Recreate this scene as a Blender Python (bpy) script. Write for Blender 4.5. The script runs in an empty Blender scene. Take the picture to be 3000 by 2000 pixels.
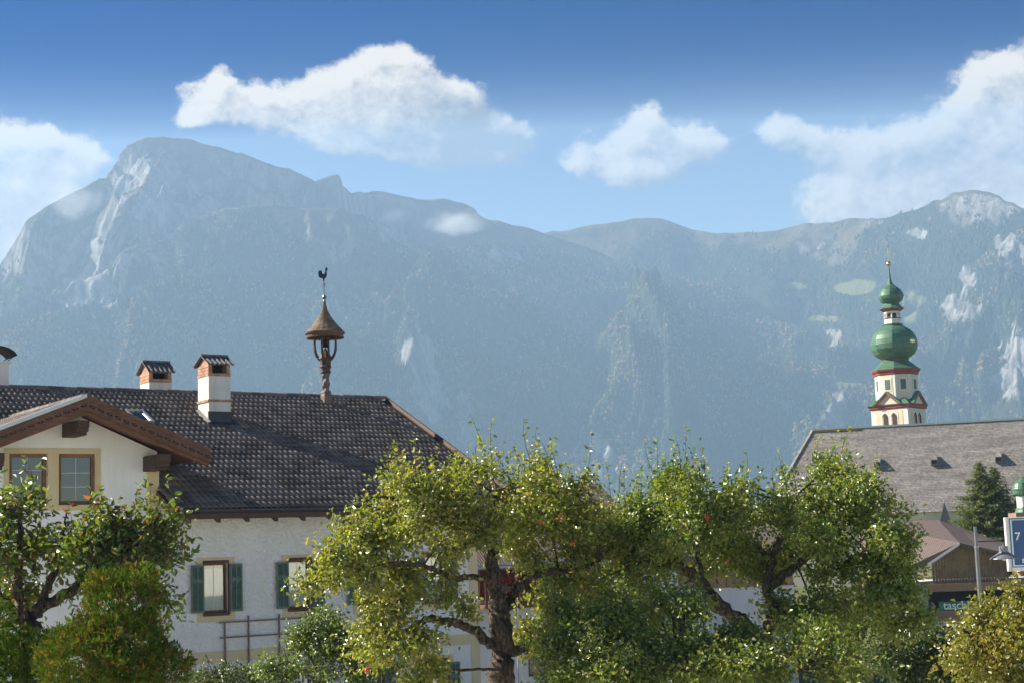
import bpy, math, random
import numpy as np
from mathutils import Vector, Matrix
R_ = math.radians
random.seed(7); rng = np.random.default_rng(7)
scene = bpy.context.scene
col = scene.collection

# ------------------------------------------------------------------ camera
FPX, TH, RO = 4700.0, R_(7.39), R_(1.97)          # focal length in pixels of the 3000 px wide photograph
CAM = np.array([0.0, 0.0, 5.5])
Fv = np.array([0, math.cos(TH), math.sin(TH)]); R0 = np.array([1.0, 0, 0]); U0 = np.array([0, -math.sin(TH), math.cos(TH)])
Uv = math.cos(RO)*U0 + math.sin(RO)*R0; Rv = math.cos(RO)*R0 - math.sin(RO)*U0
cam = bpy.data.cameras.new('camera'); camo = bpy.data.objects.new('camera', cam); col.objects.link(camo)
cam.sensor_width = 36.0; cam.lens = 36.0*FPX/3000.0; cam.clip_start = 0.5; cam.clip_end = 60000
M = Matrix(((Rv[0], Uv[0], -Fv[0], CAM[0]), (Rv[1], Uv[1], -Fv[1], CAM[1]), (Rv[2], Uv[2], -Fv[2], CAM[2]), (0, 0, 0, 1)))
camo.matrix_world = M
scene.camera = camo
def ray(x, y): return Fv + Rv*((x-1500)/FPX) + Uv*((1000-y)/FPX)
def at(x, y, Y): d = ray(x, y); return CAM + d*(Y/d[1])
def azel(x, y):
    d = ray(x, y); return math.atan2(d[0], d[1]), d[2]/math.hypot(d[0], d[1])
def projpx(P):
    v = P - CAM; k = v@Fv
    return 1500+FPX*(v@Rv)/k, 1000-FPX*(v@Uv)/k

# ------------------------------------------------------------------ light
SUN_EL = R_(34.0); SH = np.array([-0.972, 0.233])          # towards the sun, horizontally
SUN_AZ = math.atan2(SH[0], SH[1])
sd = np.array([SH[0]*math.cos(SUN_EL), SH[1]*math.cos(SUN_EL), math.sin(SUN_EL)])
sun = bpy.data.lights.new('sun', 'SUN'); sun.energy = 3.8; sun.angle = R_(0.5); sun.color = (1.0, 0.90, 0.77)
suno = bpy.data.objects.new('sun', sun); col.objects.link(suno)
suno.rotation_euler = Vector(sd).to_track_quat('Z', 'Y').to_euler()
SKY_STR = 0.14
EXPOSURE = 1.45
SKY_LOW = (.48, .47, .44, 1); SKY_HIGH = (.008, .115, .225, 1)
scene.view_settings.view_transform = 'Standard'; scene.view_settings.look = 'None'
scene.view_settings.exposure = EXPOSURE; scene.view_settings.gamma = 1.0
scene.view_settings.use_curve_mapping = False
scene.cycles.max_bounces = 6; scene.cycles.diffuse_bounces = 3; scene.cycles.transparent_max_bounces = 12
scene.cycles.volume_bounces = 4
scene.cycles.use_denoising = True
scene.cycles.sample_clamp_indirect = 4.0

# ------------------------------------------------------------------ node helpers
class NT:
    def __init__(s, tree): s.t = tree; s.n = tree.nodes; s.l = tree.links
    def node(s, typ, ins=None, **kw):
        nd = s.n.new(typ)
        for k, v in kw.items(): setattr(nd, k, v)
        for k, v in (ins or {}).items(): s.put(nd.inputs[k], v)
        return nd
    def put(s, sock, v):
        if isinstance(v, bpy.types.NodeSocket): s.l.new(v, sock)
        elif v is not None: sock.default_value = v
    def m(s, op, a, b=None, c=None, clamp=False):
        nd = s.n.new('ShaderNodeMath'); nd.operation = op; nd.use_clamp = clamp
        for i, v in enumerate((a, b, c)):
            if v is not None: s.put(nd.inputs[i], v)
        return nd.outputs[0]
    def mix(s, f, a, b, blend='MIX'):
        nd = s.n.new('ShaderNodeMix'); nd.data_type = 'RGBA'; nd.blend_type = blend
        s.put(nd.inputs[0], f); s.put(nd.inputs[6], a); s.put(nd.inputs[7], b); return nd.outputs[2]
    def sstep(s, x, a, b, lo=0.0, hi=1.0):
        nd = s.n.new('ShaderNodeMapRange'); nd.interpolation_type = 'SMOOTHSTEP'
        for i, v in enumerate((x, a, b, lo, hi)): s.put(nd.inputs[i], v)
        return nd.outputs[0]
    def noise(s, vec, scale, detail=4, rough=0.55, dist=0.0):
        nd = s.n.new('ShaderNodeTexNoise'); 
        if vec is not None: s.put(nd.inputs['Vector'], vec)
        s.put(nd.inputs['Scale'], scale); s.put(nd.inputs['Detail'], detail); s.put(nd.inputs['Roughness'], rough); s.put(nd.inputs['Distortion'], dist)
        return nd.outputs[0]
def c4(c): return (c[0], c[1], c[2], 1.0)

# ------------------------------------------------------------------ world: sky and clouds
world = bpy.data.worlds.new('World'); scene.world = world; world.use_nodes = True
wt = NT(world.node_tree); wt.n.clear()
tc = wt.node('ShaderNodeTexCoord')
sky = wt.node('ShaderNodeTexSky', sky_type='NISHITA'); sky.sun_disc = False
sky.sun_elevation = SUN_EL; sky.sun_rotation = SUN_AZ
sky.altitude = 600; sky.air_density = 1.0; sky.dust_density = 0.0; sky.ozone_density = 3.0
sx = wt.node('ShaderNodeSeparateXYZ', {0: tc.outputs['Generated']})
AZ = wt.m('ARCTAN2', sx.outputs[0], sx.outputs[1])
EL = wt.m('ARCSINE', sx.outputs[2])
# clear mountain air: the blue deepens away from the horizon
deep = wt.sstep(EL, .16, .31)
tint = wt.mix(deep, SKY_LOW, SKY_HIGH)
hs = wt.node('ShaderNodeMix', {0: 1.0, 6: sky.outputs[0], 7: tint}, data_type='RGBA', blend_type='MULTIPLY')
hs_out = hs.outputs[2]
# clouds: soft lobes in the sky, eroded by turbulence; sun side bright, far side grey
LOBES = [  # x, y, rx, ry, weight in the photograph's pixels, turned into directions below
 (585, 330, 75, 55, .8), (650, 225, 42, 55, .95), (690, 285, 80, 60, .9), (760, 320, 110, 50, .9), (560, 355, 60, 25, .6), (545, 255, 40, 35, .35),
 (900, 320, 130, 75, 1.), (960, 260, 85, 55, .9), (1045, 265, 80, 80, .9), (1130, 220, 95, 75, 1.1), (1170, 180, 70, 45, .8), (1190, 300, 130, 90, 1.), (1020, 360, 150, 70, 1.),
 (1330, 290, 90, 70, .95), (1280, 380, 160, 75, 1.), (1420, 400, 110, 70, .9), (1130, 420, 190, 45, .8), (1400, 470, 160, 35, .65), (1530, 385, 45, 40, .5), (1540, 480, 60, 50, .3),
 (1700, 430, 50, 60, .5), (1830, 440, 120, 80, 1.), (1895, 355, 60, 60, .9), (1990, 420, 110, 65, .95), (2080, 430, 80, 55, .7), (1870, 510, 120, 50, .8), (1680, 500, 40, 40, .35),
 (2310, 390, 75, 60, .85), (2260, 380, 60, 50, .45), (2380, 440, 70, 45, .6), (2520, 480, 130, 90, .95), (2680, 470, 150, 110, 1.), (2640, 590, 260, 70, 1.), (2850, 390, 140, 110, 1.), (2890, 280, 75, 85, 1.),
 (2940, 215, 80, 55, .9), (3020, 360, 130, 170, 1.), (3000, 540, 200, 120, 1.), (2400, 620, 90, 40, .4), (2790, 530, 200, 110, .9), (2920, 640, 260, 60, 1.),
 (20, 600, 170, 150, 1.1), (-60, 480, 150, 90, .9), (120, 520, 120, 80, .8), (220, 460, 110, 60, .6), (60, 420, 140, 60, .45), (-80, 700, 160, 160, 1.2), (290, 470, 80, 40, .35), (120, 400, 50, 40, .35),
 (1540, 600, 50, 30, .25), (2210, 620, 30, 30, .25), (440, 300, 25, 20, .3), (-350, 560, 260, 120, 1.), (3400, 420, 260, 160, 1.)]
SHADES = [(1420, 430, 230, 90, 1.0), (1350, 300, 90, 70, .55), (2010, 450, 120, 80, .35), (2700, 440, 120, 70, .4), (1180, 430, 200, 50, .45), (2880, 480, 200, 60, .25), (2350, 430, 90, 60, .4)]
def lobefield(nt, a, e, lobes):
    acc = None
    for (x, y, rx, ry, w) in lobes:
        A, T = azel(x, y); E_ = math.atan(T)
        dx = nt.m('MULTIPLY', nt.m('SUBTRACT', a, A), FPX/rx); dy = nt.m('MULTIPLY', nt.m('SUBTRACT', e, E_), FPX/ry)
        q = nt.m('MULTIPLY_ADD', dx, dx, nt.m('MULTIPLY', dy, dy))
        g = nt.m('MULTIPLY', nt.m('EXPONENT', nt.m('MULTIPLY', q, -0.75)), w)
        acc = g if acc is None else nt.m('ADD', acc, g)
    return acc
cg = bpy.data.node_groups.new('cloud_cover', 'ShaderNodeTree')
cg.interface.new_socket('A', in_out='INPUT', socket_type='NodeSocketFloat'); cg.interface.new_socket('E', in_out='INPUT', socket_type='NodeSocketFloat')
cg.interface.new_socket('Cover', in_out='OUTPUT', socket_type='NodeSocketFloat')
g_ = NT(cg); gi = g_.node('NodeGroupInput'); go = g_.node('NodeGroupOutput')
pv = g_.node('ShaderNodeCombineXYZ', {0: gi.outputs[0], 1: g_.m('MULTIPLY', gi.outputs[1], 1.15)}).outputs[0]
wx = g_.noise(pv, 30, 4, .55); wy = g_.noise(g_.node('ShaderNodeVectorMath', {0: pv, 1: (5.2, 1.3, 9.1)}, operation='ADD').outputs[0], 30, 4, .55)
wa = g_.m('MULTIPLY_ADD', g_.m('SUBTRACT', wx, .5), .016, gi.outputs[0]); we = g_.m('MULTIPLY_ADD', g_.m('SUBTRACT', wy, .5), .012, gi.outputs[1])
fld = lobefield(g_, wa, we, LOBES)
fld = g_.m('MINIMUM', fld, 1.35)
def puff(scale, off):
    w1 = g_.node('ShaderNodeCombineXYZ', {0: wa, 1: g_.m('MULTIPLY', we, 1.15), 2: off}).outputs[0]
    v = g_.node('ShaderNodeTexVoronoi', {'Vector': w1, 'Scale': scale, 'Smoothness': .35}, feature='SMOOTH_F1'); return g_.m('SUBTRACT', .42, v.outputs['Distance'])
n1 = g_.noise(pv, 34, 7, .62, .5); n2 = g_.noise(pv, 150, 9, .70, .3)
turb = g_.m('ADD', g_.m('MULTIPLY', g_.m('SUBTRACT', n1, .5), 1.15), g_.m('MULTIPLY', g_.m('SUBTRACT', n2, .5), 1.0))
bil = g_.m('ADD', g_.m('MULTIPLY', puff(36, 0.3), .45), g_.m('ADD', g_.m('MULTIPLY', puff(85, 1.7), .26), g_.m('MULTIPLY', puff(190, 2.9), .16)))
cv = g_.m('ADD', fld, g_.m('ADD', turb, bil))
g_.put(go.inputs[0], cv)
def cover(da, de):
    nd = wt.n.new('ShaderNodeGroup'); nd.node_tree = cg
    wt.put(nd.inputs[0], wt.m('ADD', AZ, da)); wt.put(nd.inputs[1], wt.m('ADD', EL, de)); return nd.outputs[0]
cov = cover(0, 0); cov2 = cover(-0.008, 0.010)
alpha = wt.sstep(cov, .46, 1.08)
lit = wt.m('MULTIPLY_ADD', wt.m('SUBTRACT', cov, cov2), .85, .66)
shd = lobefield(wt, AZ, EL, SHADES)
lit = wt.m('SUBTRACT', lit, wt.m('MULTIPLY', shd, .68), clamp=True)
k_ = 1.0/SKY_STR/(2**EXPOSURE)
ccol = wt.mix(lit, (.30*k_, .38*k_, .50*k_, 1), (.95*k_, .93*k_, .90*k_, 1))
skyc = wt.mix(wt.m('MULTIPLY', alpha, .96), hs_out, ccol)
bg0 = wt.node('ShaderNodeBackground', {'Color': hs_out, 'Strength': SKY_STR})
bg1 = wt.node('ShaderNodeBackground', {'Color': skyc, 'Strength': SKY_STR})
# the cloud bank only spans this part of the sky; elsewhere the sky is clear and its nodes are skipped
inb = wt.m('MULTIPLY', wt.m('MULTIPLY', wt.m('GREATER_THAN', EL, 0.02), wt.m('LESS_THAN', EL, 0.36)), wt.m('LESS_THAN', wt.m('ABSOLUTE', AZ), 0.62))
bg = wt.node('ShaderNodeMixShader', {0: inb, 1: bg0.outputs[0], 2: bg1.outputs[0]})
wo = wt.node('ShaderNodeOutputWorld', {'Surface': bg.outputs[0]})
world.cycles.sampling_method = 'MANUAL'; world.cycles.sample_map_resolution = 512

# ------------------------------------------------------------------ materials
MATS = {}
def material(name, build):
    mt = bpy.data.materials.new(name); mt.use_nodes = True; nt = NT(mt.node_tree); nt.n.clear()
    out = nt.node('ShaderNodeOutputMaterial'); sh = build(nt); nt.put(out.inputs['Surface'], sh); MATS[name] = mt; return mt
def principled(nt, colr, rough=.6, metal=0.0, spec=.5, bump=None, bstr=.3, bdist=.02, **kw):
    p = nt.node('ShaderNodeBsdfPrincipled', {'Base Color': colr if isinstance(colr, bpy.types.NodeSocket) else c4(colr), 'Roughness': rough, 'Metallic': metal, 'Specular IOR Level': spec})
    for k, v in kw.items(): nt.put(p.inputs[k], v)
    if bump is not None:
        b = nt.node('ShaderNodeBump', {'Height': bump, 'Strength': bstr, 'Distance': bdist}); nt.put(p.inputs['Normal'], b.outputs[0])
    return p.outputs[0]
def objco(nt): return nt.node('ShaderNodeTexCoord').outputs['Object']
def geopos(nt): return nt.node('ShaderNodeNewGeometry').outputs['Position']
def simple(name, colr, rough=.6, metal=0.0, spec=.5, var=.25, scale=8.0, bstr=.15, bdist=.01):
    def b(nt):
        v = geopos(nt); n = nt.noise(v, scale, 6, .65); n2 = nt.noise(v, scale*7, 4, .6)
        f = nt.m('ADD', nt.m('MULTIPLY', n, .7), nt.m('MULTIPLY', n2, .3))
        k = nt.sstep(f, .3, .7, 1-var, 1+var)
        cc = nt.mix(1.0, c4(colr), nt.node('ShaderNodeCombineColor', {0: k, 1: k, 2: k}).outputs[0], 'MULTIPLY')
        return principled(nt, cc, rough, metal, spec, f, bstr, bdist)
    return material(name, b)
def plaster(name, colr, rough=.9, relief=.35, scale=22, stain=.12, dist=.03):
    def b(nt):
        v = geopos(nt); n = nt.noise(v, scale, 4, .6); big = nt.noise(v, .9, 5, .6)
        st = nt.noise(nt.node('ShaderNodeMapping', {'Vector': v, 'Scale': (2.2, 2.2, .35)}).outputs[0], 1.6, 5, .65)
        k = nt.sstep(nt.m('MULTIPLY_ADD', st, .6, nt.m('MULTIPLY', big, .4)), .3, .62, 1-stain, 1.0)
        cc = nt.mix(1.0, c4(colr), nt.node('ShaderNodeCombineColor', {0: k, 1: k, 2: nt.m('MULTIPLY', k, k)}).outputs[0], 'MULTIPLY')
        return principled(nt, cc, rough, 0, .2, n, relief, dist)
    return material(name, b)
def wood(name, c1, c2, rough=.65, axis=(1, 1, 12), scale=3.0):
    def b(nt):
        v = objco(nt); mp = nt.node('ShaderNodeMapping', {'Vector': v, 'Scale': axis}).outputs[0]
        n = nt.noise(mp, scale, 6, .6, .4); n2 = nt.noise(v, 1.3, 3, .5)
        f = nt.sstep(nt.m('MULTIPLY_ADD', n, .7, nt.m('MULTIPLY', n2, .3)), .3, .7)
        return principled(nt, nt.mix(f, c4(c1), c4(c2)), rough, 0, .4, n, .4, .01)
    return material(name, b)
plaster('white_plaster', (.80, .80, .78), scale=11, relief=1.0, dist=.10, stain=.1)
plaster('gable_plaster', (.78, .79, .78), relief=.12, scale=40)
plaster('ochre_paint', (.60, .50, .31), relief=.1, scale=40)
plaster('chimney_plaster', (.70, .68, .66), relief=.1, scale=30, stain=.2)
plaster('cream_plaster', (.76, .65, .49), relief=.1, scale=3)
plaster('offwhite_plaster', (.78, .75, .69), relief=.1, scale=3)
plaster('rear_plaster', (.66, .67, .68), relief=.2)
wood('brown_wood', (.075, .032, .016), (.17, .080, .040), axis=(2, 9, 9))
wood('verge_wood', (.085, .065, .055), (.16, .12, .10), axis=(2, 9, 9))
wood('dark_wood', (.036, .018, .011), (.085, .042, .025), axis=(2, 9, 9))
wood('window_wood', (.13, .055, .018), (.24, .115, .040), axis=(6, 6, 2))
wood('frame_wood', (.055, .022, .016), (.11, .05, .035), axis=(2, 6, 6))
wood('trellis_wood', (.11, .075, .06), (.20, .145, .12), axis=(4, 4, 4))
wood('grey_wood', (.09, .070, .058), (.22, .175, .145), axis=(14, 14, 3), scale=2.5)
wood('arm_wood', (.035, .022, .015), (.10, .06, .038), axis=(14, 14, 3))
wood('siding_wood', (.24, .135, .090), (.38, .23, .165), axis=(3, 9, 14))
wood('reed_wood', (.13, .07, .035), (.36, .22, .12), axis=(22, 22, 2.5), scale=1.6)
wood('balcony_wood', (.10, .028, .014), (.20, .065, .03), axis=(8, 8, 3))
simple('shutter_green', (.085, .135, .098), .55, scale=14, var=.35)
simple('brick_clay', (.42, .235, .145), .9, scale=5, var=.45, bstr=.4)
simple('mortar', (.36, .28, .22), .95, scale=20)
simple('cap_tile', (.13, .125, .125), .85, scale=9, var=.5)
simple('soot_and_shade', (.010, .009, .008), .95)  # near-black: flue soot, black cowl, and shade painted into gaps and cut-outs
simple('flashing', (.050, .047, .058), .6, spec=.3, var=.2)
simple('gutter_metal', (.030, .029, .042), .5, .1, var=.2)
simple('pipe_metal', (.085, .060, .055), .5, .2)
simple('zinc', (.42, .42, .41), .35, .6, var=.12)
simple('iron', (.018, .022, .030), .45, .5)
simple('ball_metal', (.12, .12, .14), .3, .8)
simple('bronze', (.035, .028, .022), .4, .7)
simple('gold', (.80, .55, .20), .25, 1.0, var=.05)
simple('church_red', (.30, .050, .035), .6, var=.15, scale=1.0)
simple('terracotta', (.35, .12, .05), .8)
simple('lamp_grey', (.20, .215, .215), .45, .3, var=.12)
simple('post_grey', (.17, .18, .185), .5, .3, var=.15)
simple('sign_white', (.78, .78, .76), .5, var=.06)
simple('sign_blue', (.018, .085, .22), .35, var=.05)
simple('sign_teal', (.05, .16, .17), .4, var=.05)
simple('sign_green', (.010, .17, .10), .45, var=.08)
simple('letter_white', (.85, .85, .83), .5, var=.03)
simple('curtain_reflection', (.84, .82, .79), .9, var=.05)
simple('curtain_grey', (.55, .60, .68), .9, var=.05)
simple('parasol_white', (.75, .75, .74), .8, var=.05)
simple('navy', (.022, .032, .06), .7)
simple('geranium_red', (.65, .025, .015), .6, var=.3, scale=30)
simple('pale_gravel', (.60, .56, .48), .95, var=.12, scale=2.0)
simple('apple_red', (.50, .055, .020), .35, var=.5, scale=14)
simple('ac_grey', (.50, .52, .52), .5, var=.08)
simple('fan_dark', (.10, .11, .12), .5)
simple('lichen_edge', (.20, .15, .05), .9)
def _glass(nt):
    return principled(nt, (.010, .013, .018), .03, 0, .9)
material('window_glass', _glass)
def _clear(nt):
    t = nt.node('ShaderNodeBsdfTransparent', {'Color': (.93, .95, .96, 1)}); g = nt.node('ShaderNodeBsdfGlossy', {'Roughness': .02, 'Color': (.9, .95, 1, 1)})
    fr = nt.node('ShaderNodeFresnel', {'IOR': 1.6}).outputs[0]
    return nt.node('ShaderNodeMixShader', {0: nt.m('ADD', fr, .08), 1: t.outputs[0], 2: g.outputs[0]}).outputs[0]
material('clear_glass', _clear)
def _tile(nt):
    v = geopos(nt); a = nt.node('ShaderNodeAttribute', attribute_name='tone').outputs['Fac']
    oi = nt.node('ShaderNodeObjectInfo').outputs['Random']
    n = nt.noise(v, 2.0, 5, .6); n2 = nt.noise(v, 40, 4, .6)
    r = nt.m('FRACT', nt.m('ADD', a, oi))
    k = nt.m('ADD', nt.m('MULTIPLY_ADD', r, .7, .58), nt.m('MULTIPLY', nt.m('SUBTRACT', n, .5), .5))
    base = nt.mix(nt.sstep(n2, .35, .7), (.14, .115, .10, 1), (.215, .178, .157, 1))
    lich = nt.sstep(nt.noise(v, 9, 6, .7), .67, .74)
    base = nt.mix(nt.m('MULTIPLY', lich, .5), base, (.26, .25, .21, 1))
    cc = nt.mix(1.0, base, nt.node('ShaderNodeCombineColor', {0: k, 1: k, 2: k}).outputs[0], 'MULTIPLY')
    return principled(nt, cc, .75, 0, .22, n2, .2, .006)
material('roof_tile', _tile)
def _far_tile(nt):
    v = objco(nt)
    w = nt.node('ShaderNodeTexWave', {'Vector': v, 'Scale': 3.6, 'Distortion': .5}, bands_direction='X').outputs['Fac']
    n = nt.noise(v, 3, 5, .6)
    cc = nt.mix(n, (.105, .078, .066, 1), (.20, .155, .135, 1))
    return principled(nt, cc, .8, 0, .25, nt.m('MULTIPLY_ADD', w, .7, n), .5, .05)
material('far_tile', _far_tile)
def _shingle(nt):
    v = objco(nt)
    br = nt.node('ShaderNodeTexBrick', {'Vector': nt.node('ShaderNodeMapping', {'Vector': v, 'Rotation': (R_(90), 0, 0)}).outputs[0], 'Color1': (.25, .228, .208, 1), 'Color2': (.39, .36, .33, 1), 'Mortar': (.13, .115, .10, 1), 'Scale': 1.0, 'Mortar Size': .018, 'Brick Width': .26, 'Row Height': .19, 'Bias': 0.0})
    n = nt.noise(nt.node('ShaderNodeMapping', {'Vector': v, 'Scale': (.22, 1.0, 1.3)}).outputs[0], 1.1, 6, .65)
    n2 = nt.noise(v, 6.5, 4, .75)
    k = nt.m('MULTIPLY', nt.sstep(n, .3, .72, .66, 1.12), nt.sstep(n2, .3, .7, .62, 1.3))
    cc = nt.mix(1.0, br.outputs[0], nt.node('ShaderNodeCombineColor', {0: k, 1: k, 2: k}).outputs[0], 'MULTIPLY')
    return principled(nt, cc, .85, 0, .3, nt.m('ADD', br.outputs[0], n2), .6, .06)
material('church_shingle', _shingle)
def _turret_shingle(nt):
    v = objco(nt); n = nt.noise(v, 26, 4, .7); n2 = nt.noise(v, 5, 4, .6)
    cc = nt.mix(nt.sstep(nt.m('MULTIPLY_ADD', n, .6, nt.m('MULTIPLY', n2, .4)), .33, .66), (.055, .042, .030, 1), (.24, .185, .12, 1))
    return principled(nt, cc, .85, 0, .3, n, .6, .015)
material('turret_shingle', _turret_shingle)
def _copper(nt):
    v = objco(nt); n = nt.noise(v, 1.4, 6, .65); n2 = nt.noise(v, 9, 4, .7)
    st = nt.noise(nt.node('ShaderNodeMapping', {'Vector': v, 'Scale': (3, 3, .5)}).outputs[0], 2.2, 4, .6)
    wv = nt.node('ShaderNodeTexWave', {'Vector': v, 'Scale': 1.6, 'Distortion': .4, 'Detail': 1.0}, bands_direction='Z').outputs['Fac']
    f = nt.sstep(nt.m('MULTIPLY_ADD', n, .4, nt.m('MULTIPLY_ADD', n2, .3, nt.m('MULTIPLY', st, .3))), .32, .66)
    cc = nt.mix(f, (.035, .105, .058, 1), (.105, .215, .130, 1))
    cc = nt.mix(nt.m('MULTIPLY', nt.sstep(st, .6, .72), .4), cc, (.20, .20, .10, 1))
    return principled(nt, cc, .42, .1, .5, nt.m('MULTIPLY_ADD', wv, .6, n2), .35, .05)
material('green_copper', _copper)
def _bark(nt):
    v = geopos(nt); mp = nt.node('ShaderNodeMapping', {'Vector': v, 'Scale': (9, 9, 3)}).outputs[0]
    n = nt.noise(mp, 3.0, 7, .7, .5); n2 = nt.noise(v, 4, 4, .6)
    cc = nt.mix(nt.sstep(n, .34, .68), (.014, .011, .009, 1), (.15, .115, .085, 1))
    cc = nt.mix(nt.m('MULTIPLY', nt.sstep(n2, .58, .68), .5), cc, (.12, .14, .05, 1))
    return principled(nt, cc, .9, 0, .2, n, .9, .03)
material('bark', _bark)
def leafmat(name, trans=.48, rough=.50, gloss=.15):
    def b(nt):
        a = nt.node('ShaderNodeAttribute', attribute_name='tint').outputs['Color']
        d = nt.node('ShaderNodeBsdfDiffuse', {'Color': a})
        tcx = nt.mix(1.0, a, (1.7, 1.6, .5, 1), 'MULTIPLY')
        t = nt.node('ShaderNodeBsdfTranslucent', {'Color': tcx})
        m1 = nt.node('ShaderNodeMixShader', {0: trans, 1: d.outputs[0], 2: t.outputs[0]})
        g = nt.node('ShaderNodeBsdfGlossy', {'Color': (.95, .97, .9, 1), 'Roughness': rough})
        fr = nt.node('ShaderNodeFresnel', {'IOR': 1.42}).outputs[0]
        return nt.node('ShaderNodeMixShader', {0: nt.m('MULTIPLY_ADD', fr, gloss*1.2, gloss*.1), 1: m1.outputs[0], 2: g.outputs[0]}).outputs[0]
    return material(name, b)
leafmat('leaf'); leafmat('needle', .25, .7, .0)
def _forest(nt):
    a = nt.node('ShaderNodeAttribute', attribute_name='tint').outputs['Color']
    d = nt.node('ShaderNodeBsdfDiffuse', {'Color': a}); return d.outputs[0]
material('forest_mix', _forest)
def _terrain(nt):
    a = nt.node('ShaderNodeAttribute', attribute_name='cover'); s_ = nt.node('ShaderNodeSeparateColor', {0: a.outputs['Color']})
    v = geopos(nt); g = nt.node('ShaderNodeNewGeometry'); nz = nt.node('ShaderNodeSeparateXYZ', {0: g.outputs['Normal']}).outputs[2]
    n = nt.noise(v, .012, 8, .65); n2 = nt.noise(nt.node('ShaderNodeMapping', {'Vector': v, 'Scale': (1, 1, .28)}).outputs[0], .035, 6, .7)
    n3 = nt.noise(v, .05, 6, .7)
    rockc = nt.mix(nt.sstep(n2, .32, .68), (.11, .11, .105, 1), (.46, .44, .41, 1))
    forc = nt.mix(nt.sstep(n3, .3, .7), (.022, .036, .020, 1), (.060, .072, .034, 1))
    alpc = nt.mix(nt.sstep(n, .35, .65), (.075, .080, .045, 1), (.17, .14, .09, 1))
    meac = nt.mix(n3, (.15, .19, .06, 1), (.24, .24, .09, 1))
    rk = nt.sstep(nt.m('MULTIPLY_ADD', nt.m('SUBTRACT', n2, .5), 1.3, s_.outputs[0]), .38, .58)
    al = nt.sstep(nt.m('MULTIPLY_ADD', nt.m('SUBTRACT', n, .5), .9, s_.outputs[2]), .40, .62)
    me = nt.sstep(nt.m('MULTIPLY_ADD', nt.m('SUBTRACT', n, .5), .6, s_.outputs[1]), .38, .55)
    steep = nt.m('MULTIPLY', nt.sstep(nz, .50, .34), al)
    c = nt.mix(al, forc, alpc); c = nt.mix(me, c, meac); c = nt.mix(nt.m('MAXIMUM', rk, nt.m('MULTIPLY', steep, .8)), c, rockc)
    return principled(nt, c, .95, 0, .1, nt.m('MULTIPLY_ADD', n2, .7, n3), .9, 12.0)
material('terrain', _terrain)
def _grass(nt):
    v = geopos(nt); n = nt.noise(v, .6, 6, .6)
    return principled(nt, nt.mix(n, (.07, .10, .03, 1), (.16, .17, .06, 1)), .95, 0, .1, n, .5, .05)
material('grass', _grass)

# ------------------------------------------------------------------ object helpers
def tag(o, label=None, cat=None, group=None, kind=None):
    if label: o['label'] = label
    if cat: o['category'] = cat
    if group: o['group'] = group
    if kind: o['kind'] = kind
    return o
def empty(name, loc=(0, 0, 0), rz=0.0):
    o = bpy.data.objects.new(name, None); col.objects.link(o); o.location = loc; o.rotation_euler = (0, 0, rz); o.empty_display_size = .2
    return o
def link(name, me, mat, parent=None):
    o = bpy.data.objects.new(name, me); col.objects.link(o)
    if mat and not me.materials: me.materials.append(MATS[mat])
    if parent is not None: o.parent = parent
    return o
def np_mesh(name, V, Q, smooth=False):
    """V (n,3), Q (m,3 or 4)"""
    me = bpy.data.meshes.new(name); V = np.ascontiguousarray(V, dtype=np.float32); Q = np.ascontiguousarray(Q, dtype=np.int32)
    k = Q.shape[1]; me.vertices.add(len(V)); me.vertices.foreach_set('co', V.ravel())
    me.loops.add(Q.size); me.loops.foreach_set('vertex_index', Q.ravel())
    me.polygons.add(len(Q)); me.polygons.foreach_set('loop_start', np.arange(0, Q.size, k, dtype=np.int32))
    me.polygons.foreach_set('use_smooth', np.full(len(Q), smooth))
    me.update(calc_edges=True); me.validate(); return me
def point_color(me, name, C):
    at_ = me.color_attributes.new(name, 'FLOAT_COLOR', 'POINT'); C = np.asarray(C, dtype=np.float32)
    if C.shape[1] == 3: C = np.concatenate([C, np.ones((len(C), 1), np.float32)], 1)
    at_.data.foreach_set('color', np.ascontiguousarray(C).ravel())
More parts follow.
